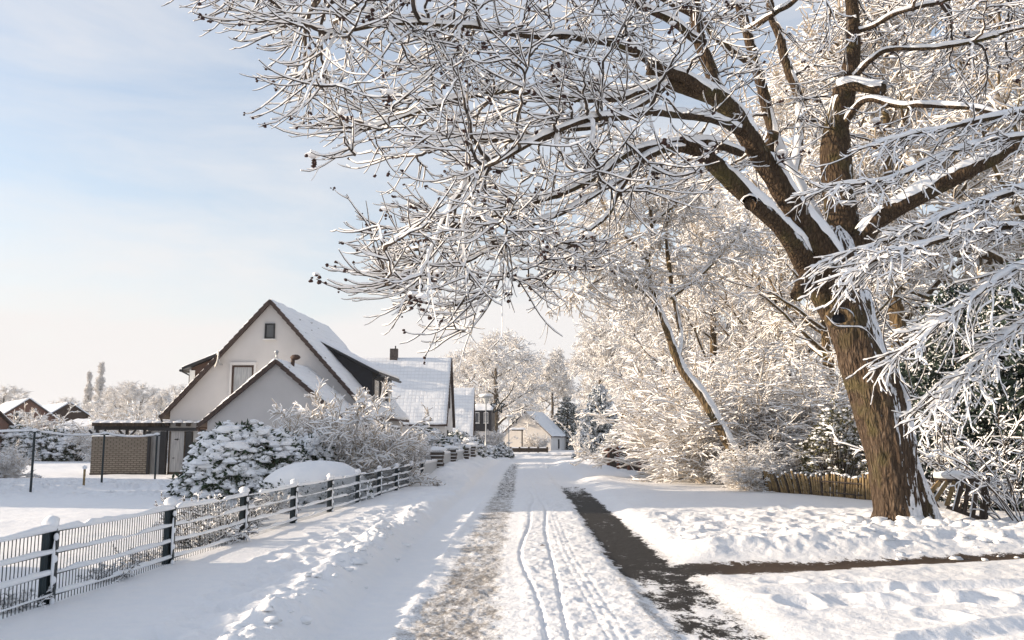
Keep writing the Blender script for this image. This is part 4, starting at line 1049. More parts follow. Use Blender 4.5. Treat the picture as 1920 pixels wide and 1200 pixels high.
sp1 = plant('snowy_evergreen_shrub', 'spreading dark evergreen shrub under snow in front of the blue roof', 'shrub', make_leafy(44, 1.9, 1.5, 2.0, 600, 'leaf_dark', .17, .04, .24, 8, .03), at(800, 44))
for px, D, rz, sc, lab in ((762, 40, 1.2, .8, 'snow-covered shrub left of the spreading dark evergreen'), (865, 52, 2.0, .8, 'low snowy mound of shrub between the pillars and the houses'), (898, 62, 3.0, .62, 'snow-covered shrub directly left of the street lamp'), (938, 70, 4.0, .55, 'snowy shrub on the bank right of the street lamp')):
    copy_tree(sp1, at(px, D), rz, sc, lab)
fs = plant('low_fence_shrub', 'low frosted shrub with dark leaves behind the fence in front of the large evergreen', 'shrub', make_shrub(34, .52, .55, 26, DK, .022, .009, 7, 5, .06, .5, .006), at(388, 12.9))
for px, D, rz, sc, lab in ((372, 17.0, 1.0, .9, 'low frosted shrub at the left foot of the large evergreen bush'), (448, 15.4, 2.1, .9, 'low frosted shrub behind the third fence panel'), (222, 9.6, 3.1, .42, 'small plant poking through the snow behind the second fence panel'), (55, 8.0, 4.1, .38, 'tiny plant behind the nearest fence panel'), (528, 19.0, 5.0, .8, 'low frosted shrub under the dome of snow'), (280, 10.9, .6, .45, 'small twiggy plant beside the second fence post')):
    copy_tree(fs, at(px, D), rz, sc, lab)
wb = copy_tree(gs, at(12, 33), .5, .42, 'small snow-white bush on the lawn at the left edge of the picture')
for k, (px, D, sc, lab) in enumerate(((30, 62, 1.15, 'snowy shrub at the left end of the garden hedge'), (70, 64, 1.0, 'snowy shrub in the hedge below the brick gable'), (110, 62, 1.05, 'snowy shrub in the middle of the garden hedge'), (150, 64, .95, 'snowy shrub in the hedge left of the brick screen'))):
    copy_tree(sp1, at(px, D), k * 1.3, sc, lab)
for k, (px, D, sc, lab) in enumerate(((205, 60, 1.0, 'frosted shrub seen above the brick screen, under the first arch'), (235, 63, 1.2, 'frosted shrub seen above the brick screen, under the second arch'), (262, 60, 1.1, 'frosted shrub seen above the right end of the brick screen'), (60, 66, 1.2, 'frosted shrub in front of the carport'))):
    copy_tree(gs, at(px, D), k * 1.9, sc, lab)
# far left
pop = plant('poplar', 'taller of two bare poplars far beyond the garden', 'tree', make_tree(25, 14.5, 2.0, .16, 60, 5, FR, -.10, (0, 0), .04, .05, .018, up=1.15), at(181, 135))
copy_tree(pop, at(161, 140), 2.0, (.85, .85, .92), 'shorter of two bare poplars far beyond the garden')
for k, (src, px, D, sc, lab) in enumerate(((pt_a, 222, 112, .66, 'frosted tree right beside the poplars'), (pt_a, 262, 105, .62, 'grey frosted tree above the pergola'), (pt_b, 298, 100, .52, 'small frosted tree at the left eave of the white house'), (pt_a, 0, 112, .62, 'frosted tree behind the brick houses at the left edge'), (pt_a, 120, 165, .7, 'distant frosted tree behind the low brown gable'), (pt_b, 205, 130, .5, 'distant low frosted tree under the poplars'), (pt_a, 330, 150, .8, 'distant frosted tree mostly hidden by the white house'))):
    copy_tree(src, at(px, D), k * 1.7, sc, lab)
# branches reaching in from the right: the crown of a tree that stands just outside the picture
bt = thing('beech_tree', 'tree at the right edge whose snow-laden boughs sweep down across the big trunk', 'tree', (8.6, 10.8, .1)); BO = np.array((8.6, 10.8, .1))
a_ = Acc(); limb(a_, np.array([(0, 0, -.2, .28), (.05, 0, 2, .24), (.1, .1, 4, .2), (.1, .1, 7, .13), (0, 0, 9, .05)], float), 20, .01, 201, 0)
cr = Acc(); rdg = Acc()
bows = [[(2080, 380, 11.4, .07), (1960, 420, 11.0, .05), (1850, 425, 10.6, .04), (1740, 455, 10.2, .030), (1680, 470, 9.9, .020), (1610, 495, 9.8, .010)],
        [(2080, 330, 11.6, .07), (1950, 345, 11.2, .05), (1830, 380, 10.9, .035), (1720, 430, 10.6, .022), (1600, 470, 10.4, .010)],
        [(2080, 470, 11.0, .06), (1970, 480, 10.6, .045), (1880, 520, 10.3, .032), (1800, 575, 10.0, .022), (1720, 640, 9.8, .010)],
        [(2080, 560, 10.8, .05), (1980, 580, 10.5, .04), (1900, 620, 10.3, .028), (1830, 680, 10.1, .018), (1760, 740, 10.0, .008)],
        [(2080, 250, 12.2, .06), (1960, 250, 11.8, .045), (1820, 275, 11.4, .032), (1680, 330, 11.0, .020), (1560, 350, 10.8, .008)],
        [(2080, 200, 12.4, .06), (1950, 205, 12.0, .04), (1800, 235, 11.6, .026), (1640, 270, 11.3, .012)]]
allb = []
for i, rows in enumerate(bows):
    Q = spline(L3(rows), 7); Q[:, :3] += .04 * np.stack([fbm(Q[:, 0] * 2 + k * 9 + i, Q[:, 2] * 2, 0, 3, k) for k in range(3)], -1)
    st_ = BO + np.array((.1, .1, max(1.2, Q[0, 2] - .8))); Q = np.concatenate([[[*st_, .08]], Q])
    limb(a_, loc(Q, BO), 8, .002, 210 + i, 0); snow_ridge(rdg, loc(Q, BO), .035, 220 + i, 0); allb.append(Q)
a_.build('trunk', ['bark_limb'], bt, True); rdg.build('bough_snow', ['snow'], bt, True)
for Q in allb:
    c = Q[4:, :3]; m = len(c)
    S = np.repeat(c, 2, 0); T = np.repeat(unit(np.gradient(c, axis=0)), 2, 0); sgn = rng.choice([-1, 1], len(S))[:, None]
    side = unit(np.cross(T, (0, 0, 1.0))) * sgn
    D_ = unit(T * .8 + side * rng.uniform(.3, 1.0, (len(S), 1)) + rng.normal(0, .15, (len(S), 3)) + np.array((-.15, 0, -.12)))
    l1 = grow(S - BO, D_, rng.uniform(.30, .90, len(S)), 8, .09, -.05, -.03, rng); cr.twigs(l1, taper(len(l1), 8, .009, .006), .020, rng)
    S, D_, pi, t = sprout(l1, 4, .15, 1, .35, .8, rng, .75); l2 = grow(S, D_, rng.uniform(.10, .36, len(S)), 5, .15, -.03, 0, rng); cr.twigs(l2, taper(len(l2), 5, .0065, .005), .018, rng)
    S, D_, pi, t = sprout(l2, 1, .2, 1, .4, .9, rng, .6); l3 = grow(S, D_, rng.uniform(.05, .14, len(S)), 3, .1, 0, .02, rng); cr.twigs(l3, taper(len(l3), 3, .005, .004), .015, rng)
cr.build('crown', ['twig_bark', 'twig_snow'], bt)
#@@BUILT
# ------------------------------------------------------------------ houses
def window(parent, c, w, h, face='front', frame='dark_frame', pane='glass', sill=True, fw=.06, mull=0):
    """window on a wall; c is its centre on the wall plane. front looks along -Y, right along +X"""
    x, y, z = c
    R_ = (lambda a, b, d: (x + a, y - b, z + d)) if face == 'front' else (lambda a, b, d: (x + b, y + a, z + d))
    sz = (lambda a, b, d: (a, b, d)) if face == 'front' else (lambda a, b, d: (b, a, d))
    f = MB()
    for sx in (-1, 1): f.box(R_(sx * (w / 2 - fw / 2), .02, 0), sz(fw, .09, h))
    for sz_ in (-1, 1): f.box(R_(0, .02, sz_ * (h / 2 - fw / 2)), sz(w - 2 * fw, .088, fw))
    for k in range(mull): f.box(R_(-w / 2 + w * (k + 1) / (mull + 1), .022, 0), sz(fw * .8, .08, h - 2 * fw))
    fo = f.build('window', frame, parent)
    MB().box(R_(0, .012, 0), sz(w - 2 * fw - .004, .02, h - 2 * fw - .004)).build('pane', pane, fo)
    if sill: MB().box(R_(0, .06, -h / 2 - .03), sz(w + .12, .16, .04)).build('sill', 'white_paint', fo)
    return fo
def gable_house(root, W, Ln, eave, ridge, wall='plaster', oh=.35, ov=.25, snow_mat='roof_snow_thick', th=.11, verge=True, roofm='tile_dark', seed=0, x0=None):
    """ridge along +Y, front gable in the plane y=0, centred on x=0; walls, roof (> snow, verge tiles)"""
    hw = W / 2; sl = (ridge - eave) / hw
    w = MB(); w.prism([(-hw, 0, -.4), (hw, 0, -.4), (hw, 0, eave), (0, 0, ridge), (-hw, 0, eave)], (0, Ln, 0)); w.build('wall', wall, root)
    r = MB(); t = .12
    for s in (-1, 1):
        ex = s * (hw + oh); ez = eave - oh * sl
        poly_ = [(s * .0, -ov, ridge + .02), (ex, -ov, ez + .02), (ex, -ov, ez + .02 + t), (0, -ov, ridge + .02 + t)]
        r.prism(poly_ if s > 0 else poly_[::-1], (0, Ln + 2 * ov, 0))
    ro = r.build('roof', roofm, root)
    if verge:
        v = MB(); n = int(math.hypot(hw + oh, (hw + oh) * sl) / .30)
        for s in (-1, 1):
            an = math.atan(sl)
            for k in range(n):
                f_ = (k + .5) / n; x = s * (hw + oh) * f_; z = ridge - (hw + oh) * f_ * sl + .06
                v.box((x, -ov - .02, z), (.33 * 1.0, .07, .16), ry=s * (an - .09))
        v.build('verge_tiles', roofm, ro)
    for s in (-1, 1):
        ex = s * (hw + oh); ez = eave - oh * sl; zz = .02 + t
        a = (ex, -ov, ez + zz); b = (ex, Ln + ov, ez + zz); c = (0, Ln + ov, ridge + zz); d = (0, -ov, ridge + zz)
        slab('roof_snow', *( (a, b, c, d) if s > 0 else (b, a, d, c)), th, 60, 40, snow_mat, ro, .02, seed + s, edge=.08)
    return ro
SL = math.radians(-3.3)
# --- white house (two gables facing the camera)
hb = P(500, 822, 38.0)
h1 = thing('white_house', 'large white gabled house with black dormers and a small attic window, snow on its roof', 'house', (hb[0], 38.0, 0), SL)
HR = P(500, 562, 38)[2] - .15
g = gable_house(h1, 8.5, 8.6, 2.75, HR, 'plaster', .32, .22, 'roof_snow_patchy', .10, seed=3)
slp = (HR - 2.75) / 4.25
window(h1, (-.02, 0, P(498, 621, 38)[2]), .44, .66, frame='dark_frame')
wz = P(450, 714, 38)[2]
window(h1, (-1.13, 0, wz), .92, 1.30, frame='cladding_brown', pane='glass_curtain', sill=False)
MB().box((-1.13, -.03, wz + .74), (1.16, .09, .12)).box((-1.66, -.03, wz), (.10, .09, 1.36)).box((-.60, -.03, wz), (.10, .09, 1.36)).build('window_surround', 'plaster_white', h1)
# right dormer: long shed roof from high on the slope
def dormer(root, side, y0, y1, xi, zi, xo, zo, zb, mat, fmat, frontwin=True, label=None):
    """shed dormer: roof from (xi,zi) on the slope out to (xo,zo); cheeks down to zb"""
    m = MB(); s = side
    po = [(s * xi, 0, zi), (s * xo, 0, zo), (s * xo, 0, zb), (s * (xi + .02), 0, zi - .1)]
    c = MB()
    p3 = [(s * xi, y0, zi), (s * xo, y0, zo), (s * xo, y0, zb)]
    c.prism(p3 if s < 0 else p3[::-1], (0, y1 - y0, 0))
    d = c.build('dormer', mat, root)
    if label: d['label'] = label
    r = MB(); o = .35; sl = (zi - zo) / (xo - xi)
    q = [(s * (xi - .25), y0 - .22, zi + .25 * sl + .03), (s * (xo + o), y0 - .22, zo - o * sl + .03), (s * (xo + o), y0 - .22, zo - o * sl + .15), (s * (xi - .25), y0 - .22, zi + .25 * sl + .15)]
    r.prism(q if s > 0 else q[::-1], (0, y1 - y0 + .44, 0)); r.build('dormer_roof', 'dark_frame', d)
    a = (s * (xo + o), y0 - .2, zo - o * sl + .152); b = (s * (xo + o), y1 + .2, zo - o * sl + .152); cc = (s * (xi - .25), y1 + .2, zi + .25 * sl + .152); dd = (s * (xi - .25), y0 - .2, zi + .25 * sl + .152)
    slab('dormer_snow', *((a, b, cc, dd) if s > 0 else (b, a, dd, cc)), .10, 30, 20, 'snow', d, .03, 5 + s, edge=.06)
    if frontwin:
        for k in range(3):
            f = MB(); yy = y0 + (y1 - y0) * (k + .5) / 3
            f.box((s * (xo + .02), yy, (zo + zb) / 2 + .15), (.06, .9, .9)); f.build('dormer_window', 'glass', d)
    f = MB(); f.tube([(s * (xo + o + .05), y0 - .25, zo - o * sl), (s * (xo + o + .05), y1 + .25, zo - o * sl)], .06, 8); f.tube([(s * (xo + o + .05), y0 - .2, zo - o * sl), (s * (xo + .06), y0 + .0, zo - .35), (s * (xo + .06), y0 + .0, zb)], .045, 8)
    f.build('gutter', fmat, d)
dormer(h1, 1, 2.6, 7.2, 1.5, 5.86, 3.92, 4.62, 2.7, 'cladding_black', 'dark_frame')
dormer(h1, -1, 1.6, 6.6, 1.95, 5.35 + .25, 4.10, 4.75, 2.9, 'cladding_brown', 'dark_frame')
MB().box((-4.14, 4.1, 3.8), (.05, 5.06, 1.75)).box((-4.03, 1.57, 3.78), (.22, .05, 1.7)).build('dormer_trim', 'white_paint', h1)
c = MB(); c.box((2.0, 1.0, 4.35), (.60, .60, 1.3)); ch = c.build('chimney', 'tile_dark', h1)
slab('chimney_snow', (1.68, .68, 5.002), (2.32, .68, 5.002), (2.32, 1.32, 5.002), (1.68, 1.32, 5.002), .10, 8, 8, 'snow', ch, .01, 9)
d_ = MB(); d_.tube([(-2.05, -.05, 4.75), (-2.05, -.35, 4.75), (-2.05, -.4, 4.95)], .03, 8); d_.build('dish_arm', 'galvanised', h1)
dc = MB(); dc.lathe((0, 0, 0), [(.0, 0), (.12, .008), (.25, .03), (.38, .075), (.40, .09), (.38, .10), (.25, .055), (.0, .03)], 24)
vv = np.concatenate(dc.V); rx_ = math.radians(82); cc, ss = math.cos(rx_), math.sin(rx_); vv = vv @ np.array([[1, 0, 0], [0, cc, ss], [0, -ss, cc]]); rz_ = math.radians(-62); cc, ss = math.cos(rz_), math.sin(rz_); vv = vv @ np.array([[cc, ss, 0], [-ss, cc, 0], [0, 0, 1]])
dc.V = [vv + np.array((-2.05, -.45, 4.95))]; dc.build('satellite_dish', 'galvanised', h1, True)
gt = MB(); gt.tube([(-4.62, -.2, 2.55), (-4.62, 8.8, 2.55)], .06, 8); gt.tube([(-4.62, -.1, 2.5), (-4.5, -.1, 2.2), (-4.3, -.06, 2.0), (-4.3, -.06, 0)], .045, 8); gt.build('gutter', 'dark_frame', h1)
# front annex
ab = P(515, 822, 34.2)
h1b = thing('house_annex', 'lower white gabled annex standing in front of the large white house', 'annex', (ab[0], 34.2, 0), SL)
AR = P(515, 674, 34.2)[2] - .14
gable_house(h1b, 5.3, 3.75, 2.25, AR, 'plaster', .28, .18, 'roof_snow_patchy', .10, seed=13)
st_ = MB(); st_.tube([(0, -.12, AR + .1), (0, -.12, AR + .38)], .035, 8); st_.blob((0, -.12, AR + .42), (.09, .09, .07), 2); st_.build('finial', 'galvanised', h1b, True)
fl = MB(); fl.tube([(.30, .9, AR - .2), (.34, .9, AR + .28)], .08, 10); fl.blob((.42, .9, AR + .3), (.20, .12, .12), 4); fl.build('vent_pipe', 'cladding_brown', h1b, True)
gt = MB(); gt.tube([(-2.98, -.15, 2.0), (-2.98, 3.7, 2.0)], .055, 8); gt.tube([(-2.98, -.1, 1.98), (-2.80, -.08, 1.75), (-2.70, -.06, 1.6), (-2.70, -.06, 0)], .05, 8); gt.build('downpipe', 'cladding_brown', h1b)
# entrance roof on the street side of the white house
er = thing('porch_canopy', 'low flat porch roof on the street side of the white house', 'porch', (*P(733, 822, 41)[:2], 0), SL)
MB().box((-.6, 0, 2.0), (1.8, 2.2, .18)).build('roof', 'dark_frame', er); slab('roof_snow', (-1.5, -1.1, 2.092), (.3, -1.1, 2.092), (.3, 1.1, 2.092), (-1.5, 1.1, 2.092), .12, 16, 16, 'snow', er, .02, 3)
MB().box((.15, -.95, .95), (.12, .12, 1.9)).box((.15, .95, .95), (.12, .12, 1.9)).box((-.7, .2, .95), (1.5, 1.0, 1.88)).build('post', 'cladding_brown', er)

# --- house with the broad blue-shaded roof; its ridge runs across, the gable looks onto the street
def house_row(name, label, px_r, py_r, D, half, eave_dy, Lx, wall, snow_mat, th=.1, verge=True, roofm='tile_dark', seed=0, rot=0.0):
    """ridge across the view; px_r,py_r = street end of the ridge"""
    p = P(px_r, py_r, D)
    o = thing(name, label, 'house', (p[0], p[1], 0), math.radians(90) + rot)   # local +Y runs to the left
    gable_house(o, half * 2, Lx, eave_dy, p[2] - .14, wall, .30, .15, snow_mat, th, verge, roofm, seed)
    return o, p[2]
h2, rz2 = house_row('gabled_house', 'white house whose broad tiled roof, blue with thin snow, faces the road', 843, 671, 66, 4.1, 2.75, 9.5, 'plaster_white', 'roof_snow_tiles', .06, seed=23)
# windows in the street gable (local plane y=0, looking along -Y)
for (x, z, w, h) in ((0.1, 4.55, .55, 1.5), (-1.6, 1.45, .8, 1.5), (1.7, 1.25, .8, 1.7)): window(h2, (x, 0, z), w, h, frame='dark_frame')
c = MB(); c.box((0, 4.15, rz2 + .20), (.52, .56, .95)); ch = c.build('chimney', 'stone_dark', h2)
MB().tube([(0, 4.05, rz2 + .6), (0, 4.05, rz2 + .9)], .05, 8).build('flue', 'dark_frame', ch)
MB().beam((-1.0, 6.2, rz2 - 1.3), (-1.0, 5.4, rz2 - 1.3), .1, .22).beam((-.8, 5.4, rz2 - 1.3), (-.35, 4.8, rz2 - .6), .1, .2).build('roof_ladder', 'dark_frame', h2)
# houses further along the left side
h3, rz3 = house_row('dark_gabled_house', 'house with steep snowy roof and dark brown boarded gable next along the road', 887, 727, 84, 3.1, 1.75, 8, 'boards_brown', 'roof_snow_tiles', .08, False, seed=33)
h4 = thing('two_tone_house', 'small white house with dark boarded upper storey behind the street lamp', 'house', (*P(903, 822, 100)[:2], 0), SL)
MB().box((0, 2.5, .9), (2.1, 5, 3.0)).build('wall', 'plaster_white', h4)
MB().box((0, 2.45, 3.55), (2.2, 5.2, 2.3)).build('upper_storey', 'cladding_black', h4)
slab('roof_snow', (-1.2, -.2, 4.71), (1.2, -.2, 4.71), (1.2, 5.2, 5.6), (-1.2, 5.2, 5.6), .15, 16, 16, 'snow', h4, .03, 8)
for x in (-.5, .5):
    window(h4, (x, 0.0, 1.35), .55, 1.3); window(h4, (x, -.15, 3.9), .5, 1.2, frame='white_paint')
# small white house at the bend
D5 = 112
p5 = P(985, 771, D5)
h5 = thing('small_white_house', 'small white gabled house at the far bend of the road', 'house', (p5[0], D5, 0), math.radians(-19))
gable_house(h5, 6.6, 7.0, 1.9, p5[2] - .1, 'plaster_white', .2, .15, 'roof_snow_thick', .12, False, seed=43)
window(h5, (.3, 0, 1.1), .5, 1.0); w_ = window(h5, (3.3, 3.5, .9), .5, 1.2, face='right')
# --- brick houses at the left edge
def left_house(name, label, px, py, D, W, Ln, eave, rot, wall, seed, wins=()):
    p = P(px, py, D); o = thing(name, label, 'house', (p[0], D, 0), rot)
    gable_house(o, W, Ln, eave, p[2] - .1, wall, .3, .2, 'roof_snow_thick', .12, False, seed=seed)
    for (x, z, w, h) in wins: window(o, (x, 0, z), w, h, frame='white_paint', mull=1)
    return o
left_house('brick_house', 'red brick house with a white window pair high in its gable, left edge', 55, 748, 78, 6.4, 12, 2.6, math.radians(38), 'brick_red', 53, ((-.4, 3.3, 1.5, 1.1),))
left_house('brick_house', 'long low house with dark brown gable and wide snowy roof beyond the carport', 131, 755, 88, 8.2, 12, 2.2, math.radians(38), 'boards_brown', 54, ((-1.2, 1.7, 1.0, .8),))
pL = P(8, 748, 58); ol = thing('brick_house', 'nearest red brick house, its snowy roof cut off by the left edge of the picture', 'house', (pL[0] - 1.6, 58, 0), math.radians(90))
gable_house(ol, 7.2, 10, 2.55, P(8, 746, 61)[2], 'brick_red', .35, .2, 'roof_snow_thick', .14, False, seed=55)
window(ol, (-3.6, 3.0, 1.4), .9, 1.6, face='right', frame='white_paint')
MB().tube([(-1.0, 1.2, 4.2), (-1.0, 1.2, 5.2)], .12, 10).build('chimney', 'dark_frame', ol)
# carport
cp = P(128, 822, 70); co = thing('carport', 'low carport with a broad snow-covered sloping roof', 'carport', (cp[0], 70, 0), 0)
MB().prism([(-2.6, 0, 2.05), (1.2, 0, 2.15), (3.4, 4.5, 3.0), (-1.6, 4.5, 3.0)], (0, 0, .14)).build('roof', 'dark_frame', co)
slab('roof_snow', (-2.6, 0, 2.195), (1.2, 0, 2.295), (3.4, 4.5, 3.145), (-1.6, 4.5, 3.145), .14, 20, 20, 'snow', co, .03, 4)
for x in (-2.3, 1.0): MB().box((x, .1, .95), (.14, .14, 2.1)).build('post', 'dark_frame', co)
MB().box((-.6, 2.6, .9), (3.4, .12, 2.0)).build('back_wall', 'brick_red', co)
# unseen houses added off to the left to cast shade on garden and road
nb_ = thing('added_shade_house', 'added white gabled house, unseen beyond the left edge, that shades the road', 'house', (-23.6, 20.6, 0), 0)
gable_house(nb_, 9.0, 6.2, 4.5, 8.6, 'plaster_white', .3, .2, 'roof_snow_thick', .12, False, seed=66)
nc_ = thing('added_shade_house', 'second added white gabled house, unseen farther off beyond the left edge, for shade', 'house', (-30.5, 27.6, 0), 0)  # added to carry the shade on the road farther back
gable_house(nc_, 9.0, 6.4, 4.5, 8.4, 'plaster_white', .3, .2, 'roof_snow_thick', .12, False, seed=68)

gsd = thing('added_shade_shed', 'small added shed, unseen beyond the left edge, that shades the near verge', 'shed', (-11.0, 5.2, 0), 0)  # out-of-view shed, added to throw shade on the near verge
gable_house(gsd, 2.8, 5.6, 1.75, 2.2, 'boards_brown', .2, .15, 'roof_snow_thick', .12, False, seed=67)

# ------------------------------------------------------------------ garden structures
# brick screen
a0 = P(174, 822, 37.2); a1 = P(278, 822, 37.2)
bs = thing('brick_screen', 'free-standing screen wall of tan brick in the snowy garden', 'wall', ((a0[0] + a1[0]) / 2, 37.2, 0))
wd = a1[0] - a0[0]
MB().box((0, 0, .93), (wd, .14, 1.50)).build('wall', 'brick_tan', bs)
MB().box((0, 0, .09), (wd + .02, .18, .19)).build('plinth', 'stone_dark', bs)
MB().box((wd / 2 + .05, 0, .85), (.09, .16, 1.7)).build('post', 'dark_frame', bs)
slab('snow_cap', (-wd / 2, -.08, 1.685), (wd / 2 + .1, -.08, 1.685), (wd / 2 + .1, .08, 1.685), (-wd / 2, .08, 1.685), .05, 30, 4, 'snow', bs, .01, 5)
# pergola
pgo = P(280, 822, 38.4); pg = thing('pergola', 'dark timber pergola with snow on its rafter ends between screen wall and house', 'pergola', (pgo[0], 38.4, 0))
xl = P(176, 822, 38.4)[0] - pgo[0]; xr = P(381, 822, 38.4)[0] - pgo[0]
MB().box(((xl + xr) / 2, 0, 2.04), (xr - xl, .10, .16)).build('beam', 'dark_frame', pg)
for px in (182, 238, 271):
    x = P(px, 822, 38.4)[0] - pgo[0]; m = MB().box((x, 0, .98), (.11, .11, 1.96))
    if px != 271:
        for s in (-1, 1): m.beam((x + s * .05, 0, 1.62), (x + s * .36, 0, 1.95), .08, .07)
    m.build('post', 'dark_frame', pg)
n = 11
for k in range(n):
    x = xl + .15 + (xr - xl - .25) * k / (n - 1)
    r = MB().box((x, .5, 2.19), (.12, 1.9, .14)).build('rafter', 'dark_wood', pg)
    slab('rafter_snow', (x - .17, -.47, 2.262), (x + .17, -.47, 2.262), (x + .17, 1.4, 2.262), (x - .17, 1.4, 2.262), .10, 6, 10, 'snow', r, .02, k)
# glazed porch
gp = thing('glazed_porch', 'dark-framed glazed porch with bird silhouettes on its glass, beside the white annex', 'porch', (P(340, 822, 37.6)[0], 37.6, 0))
fx = lambda px: P(px, 822, 37.6)[0] - gp.location[0]
m = MB(); m.box(((fx(278) + fx(384)) / 2, 0, 1.98), (fx(384) - fx(278), .16, .14))
for px, w in ((279, .14), (308, .26), (355.5, .24), (383, .12)): m.box((fx(px), -.02, .95), (w, .20, 1.90))
m.build('frame', 'dark_frame', gp)
def pane_(x0, x1, nm_, mat): 
    return MB().box(((x0 + x1) / 2, .03, .98), (x1 - x0, .03, 1.84)).build(nm_, mat, gp)
pane_(fx(282), fx(304), 'glass_block_panel', 'glass_curtain')
dr = pane_(fx(316), fx(349), 'door', 'glass_curtain')
MB().box((fx(318.5), 0.0, 1.0), (.06, .05, 1.8)).box((fx(347), 0.0, 1.0), (.06, .05, 1.8)).box(((fx(316) + fx(349)) / 2, 0, .16), (.7, .05, .1)).build('door_frame', 'dark_wood', dr)
pane_(fx(362), fx(380), 'side_pane', 'glass_curtain')
def bird(cx, cz, s, par):
    pts = [(-.5, .05), (-.2, .16), (.0, .12), (.25, .32), (.18, .08), (.5, .0), (.15, -.05), (.02, -.22), (-.08, -.04), (-.35, -.1)]
    MB().prism([(cx + a * s, .008, cz + b * s) for a, b in pts], (0, -.006, 0)).build('bird_sticker', 'dark_frame', par)
bird(fx(332), 1.55, .24, gp); bird(fx(374), 1.50, .22, gp); bird(fx(327), .78, .14, gp); bird(fx(344), .55, .14, gp)
# clothes line
cps = [(57, 925, 25.6, 1.78), (190, 912, 29.4, 1.72), (290, 904, 31.8, 1.70)]
tops = []
for (px, py, D, tz), lab in zip(cps, ('nearest dark clothes pole on the lawn, left of the brick screen', 'dark clothes pole standing in front of the brick screen', 'dark clothes pole between the brick screen and the glazed porch')):
    b = G(px, py, .1); z0 = hz(b[0], b[1])
    o = thing('clothes_pole', lab, 'pole', (b[0], b[1], z0), 0, 'poles of the snow-covered clothes line')
    MB().tube([(0, 0, -.1), (0, 0, tz - z0)], .032, 10).build('pole', 'dark_steel', o)
    MB().beam((-.14, 0, tz - z0), (.14, 0, tz - z0), .04, .04).build('crosspiece', 'dark_steel', o)
    MB().blob((0, 0, tz - z0 + .05), (.10, .06, .05), 3).build('snow_cap', 'snow', o, True)
    tops.append((b[0], b[1], tz + .02))
b = G(190, 914, .1); o = thing('garden_stake', 'short snow-capped stake at the foot of the middle clothes pole', 'stake', (b[0] - .12, b[1] - .9, hz(b[0], b[1] - .9)))
MB().tube([(0, 0, -.1), (0, 0, .52)], .035, 8).build('stake', 'old_wood', o); MB().blob((0, 0, .55), (.07, .07, .06), 3).build('snow_cap', 'snow', o, True)
tops = [(-24.0, 23.5, 1.78)] + tops
cl = Acc()
for a, b in zip(tops[:-1], tops[1:]):
    s = np.linspace(0, 1, 25)[:, None]; q = np.array(a) * (1 - s) + np.array(b) * s; q[:, 2] -= .09 * 4 * (s * (1 - s))[:, 0]
    cl.twigs(q[None], np.full((1, 25), .008), .055, rng)
tag(cl.build('clothes_line', ['dark_steel', 'snow'], None, True), 'clothes line thick with snow strung between the dark poles', 'line')

# ------------------------------------------------------------------ fences on the left
def fpt(y): return np.array((fence_x(y), y))
YS = [3.2, 5.7] + [8.2 + 2.5 * k for k in range(10)]       # posts every 2.5 m
fo = thing('metal_fence', 'long dark steel bar fence with four snow-loaded rails along the left verge', 'fence', (0, 0, 0))
RZ = (.20, .385, .57, .765)
for i, y in enumerate(YS):
    x, _ = fpt(y); z0 = hz(x, y) - .05
    p = MB(); p.box((x - .045, y, (.80 + z0) / 2), (.065, .10, .80 - z0)); p.box((x + .012, y + .02, (.79 + z0) / 2), (.035, .045, .79 - z0)); po = p.build('post', 'dark_steel', fo); po.rotation_euler = (0, rng.normal(0, .0), 0)
    m = MB(); m.blob((x - .03, y, .845), (.075, .085, .062), i, amp=.25)
    for rz_ in RZ: m.blob((x + .028, y - .005, rz_ - .045), (.022, .03, .035), i + 3)
    m.blob((x + .025, y - .03, .45), (.014, .018, .22), i + 9, amp=.5)
    m.build('snow_cap', 'snow', po, True)
for i, (y0, y1) in enumerate(zip(YS[:-1], YS[1:])):
    x0, x1 = fence_x(y0), fence_x(y1); b = MB(); n = 46
    for k in range(1, n):
        f = k / n; b.box((x0 + (x1 - x0) * f - .01, y0 + (y1 - y0) * f, .445), (.005, .008, .70))
    for rz_ in RZ: b.beam((x0, y0, rz_), (x1, y1, rz_), .012, .012)
    b.beam((x0, y0, .11), (x1, y1, .11), .01, .01)
    pn = b.build('panel', 'dark_steel', fo)
    sn = Acc()
    for j, rz_ in enumerate(RZ):
        K = 40; s = np.linspace(0, 1, K + 1)[:, None]; q = np.array((x0, y0, rz_ + .008)) * (1 - s) + np.array((x1, y1, rz_ + .008)) * s
        q[:, 0] += .010 * fbm(s[:, 0] * 5 + i * 3, s[:, 0] * 0 + j, 0, 3, 7); q[:, 2] -= .012 * np.sin(s[:, 0] * math.pi)
        hh = (.046 if j < 3 else .056) * (1 + .55 * fbm(s[:, 0] * 7 + i * 5, s[:, 0] * 0 + j * 3, 0, 4, 8)) * (1 - .75 * sstep(.35, .55, noise(s[:, 0] * 5 + i * 11, s[:, 0] * 0 + j * 7)))
        w = .026 if j < 3 else .032
        ring = [(-.8, 0), (-1, .35), (-.75, .8), (0, 1), (.75, .8), (1, .35), (.8, 0)]
        V = np.stack([q + np.array((1, 0, 0)) * (a * w) * (0.8 + .2 * hh / .05)[:, None] + np.array((0, 0, 1)) * (c_ * hh)[:, None] for a, c_ in ring], 1)
        ix = np.arange((K + 1) * 7).reshape(K + 1, 7); nx = np.roll(ix, -1, 1)
        sn.add(V.reshape(-1, 3), np.stack([ix[:-1], ix[1:], nx[1:], nx[:-1]], -1).reshape(-1, 4), 0)
    sn.build('rail_snow', ['snow'], pn, True)
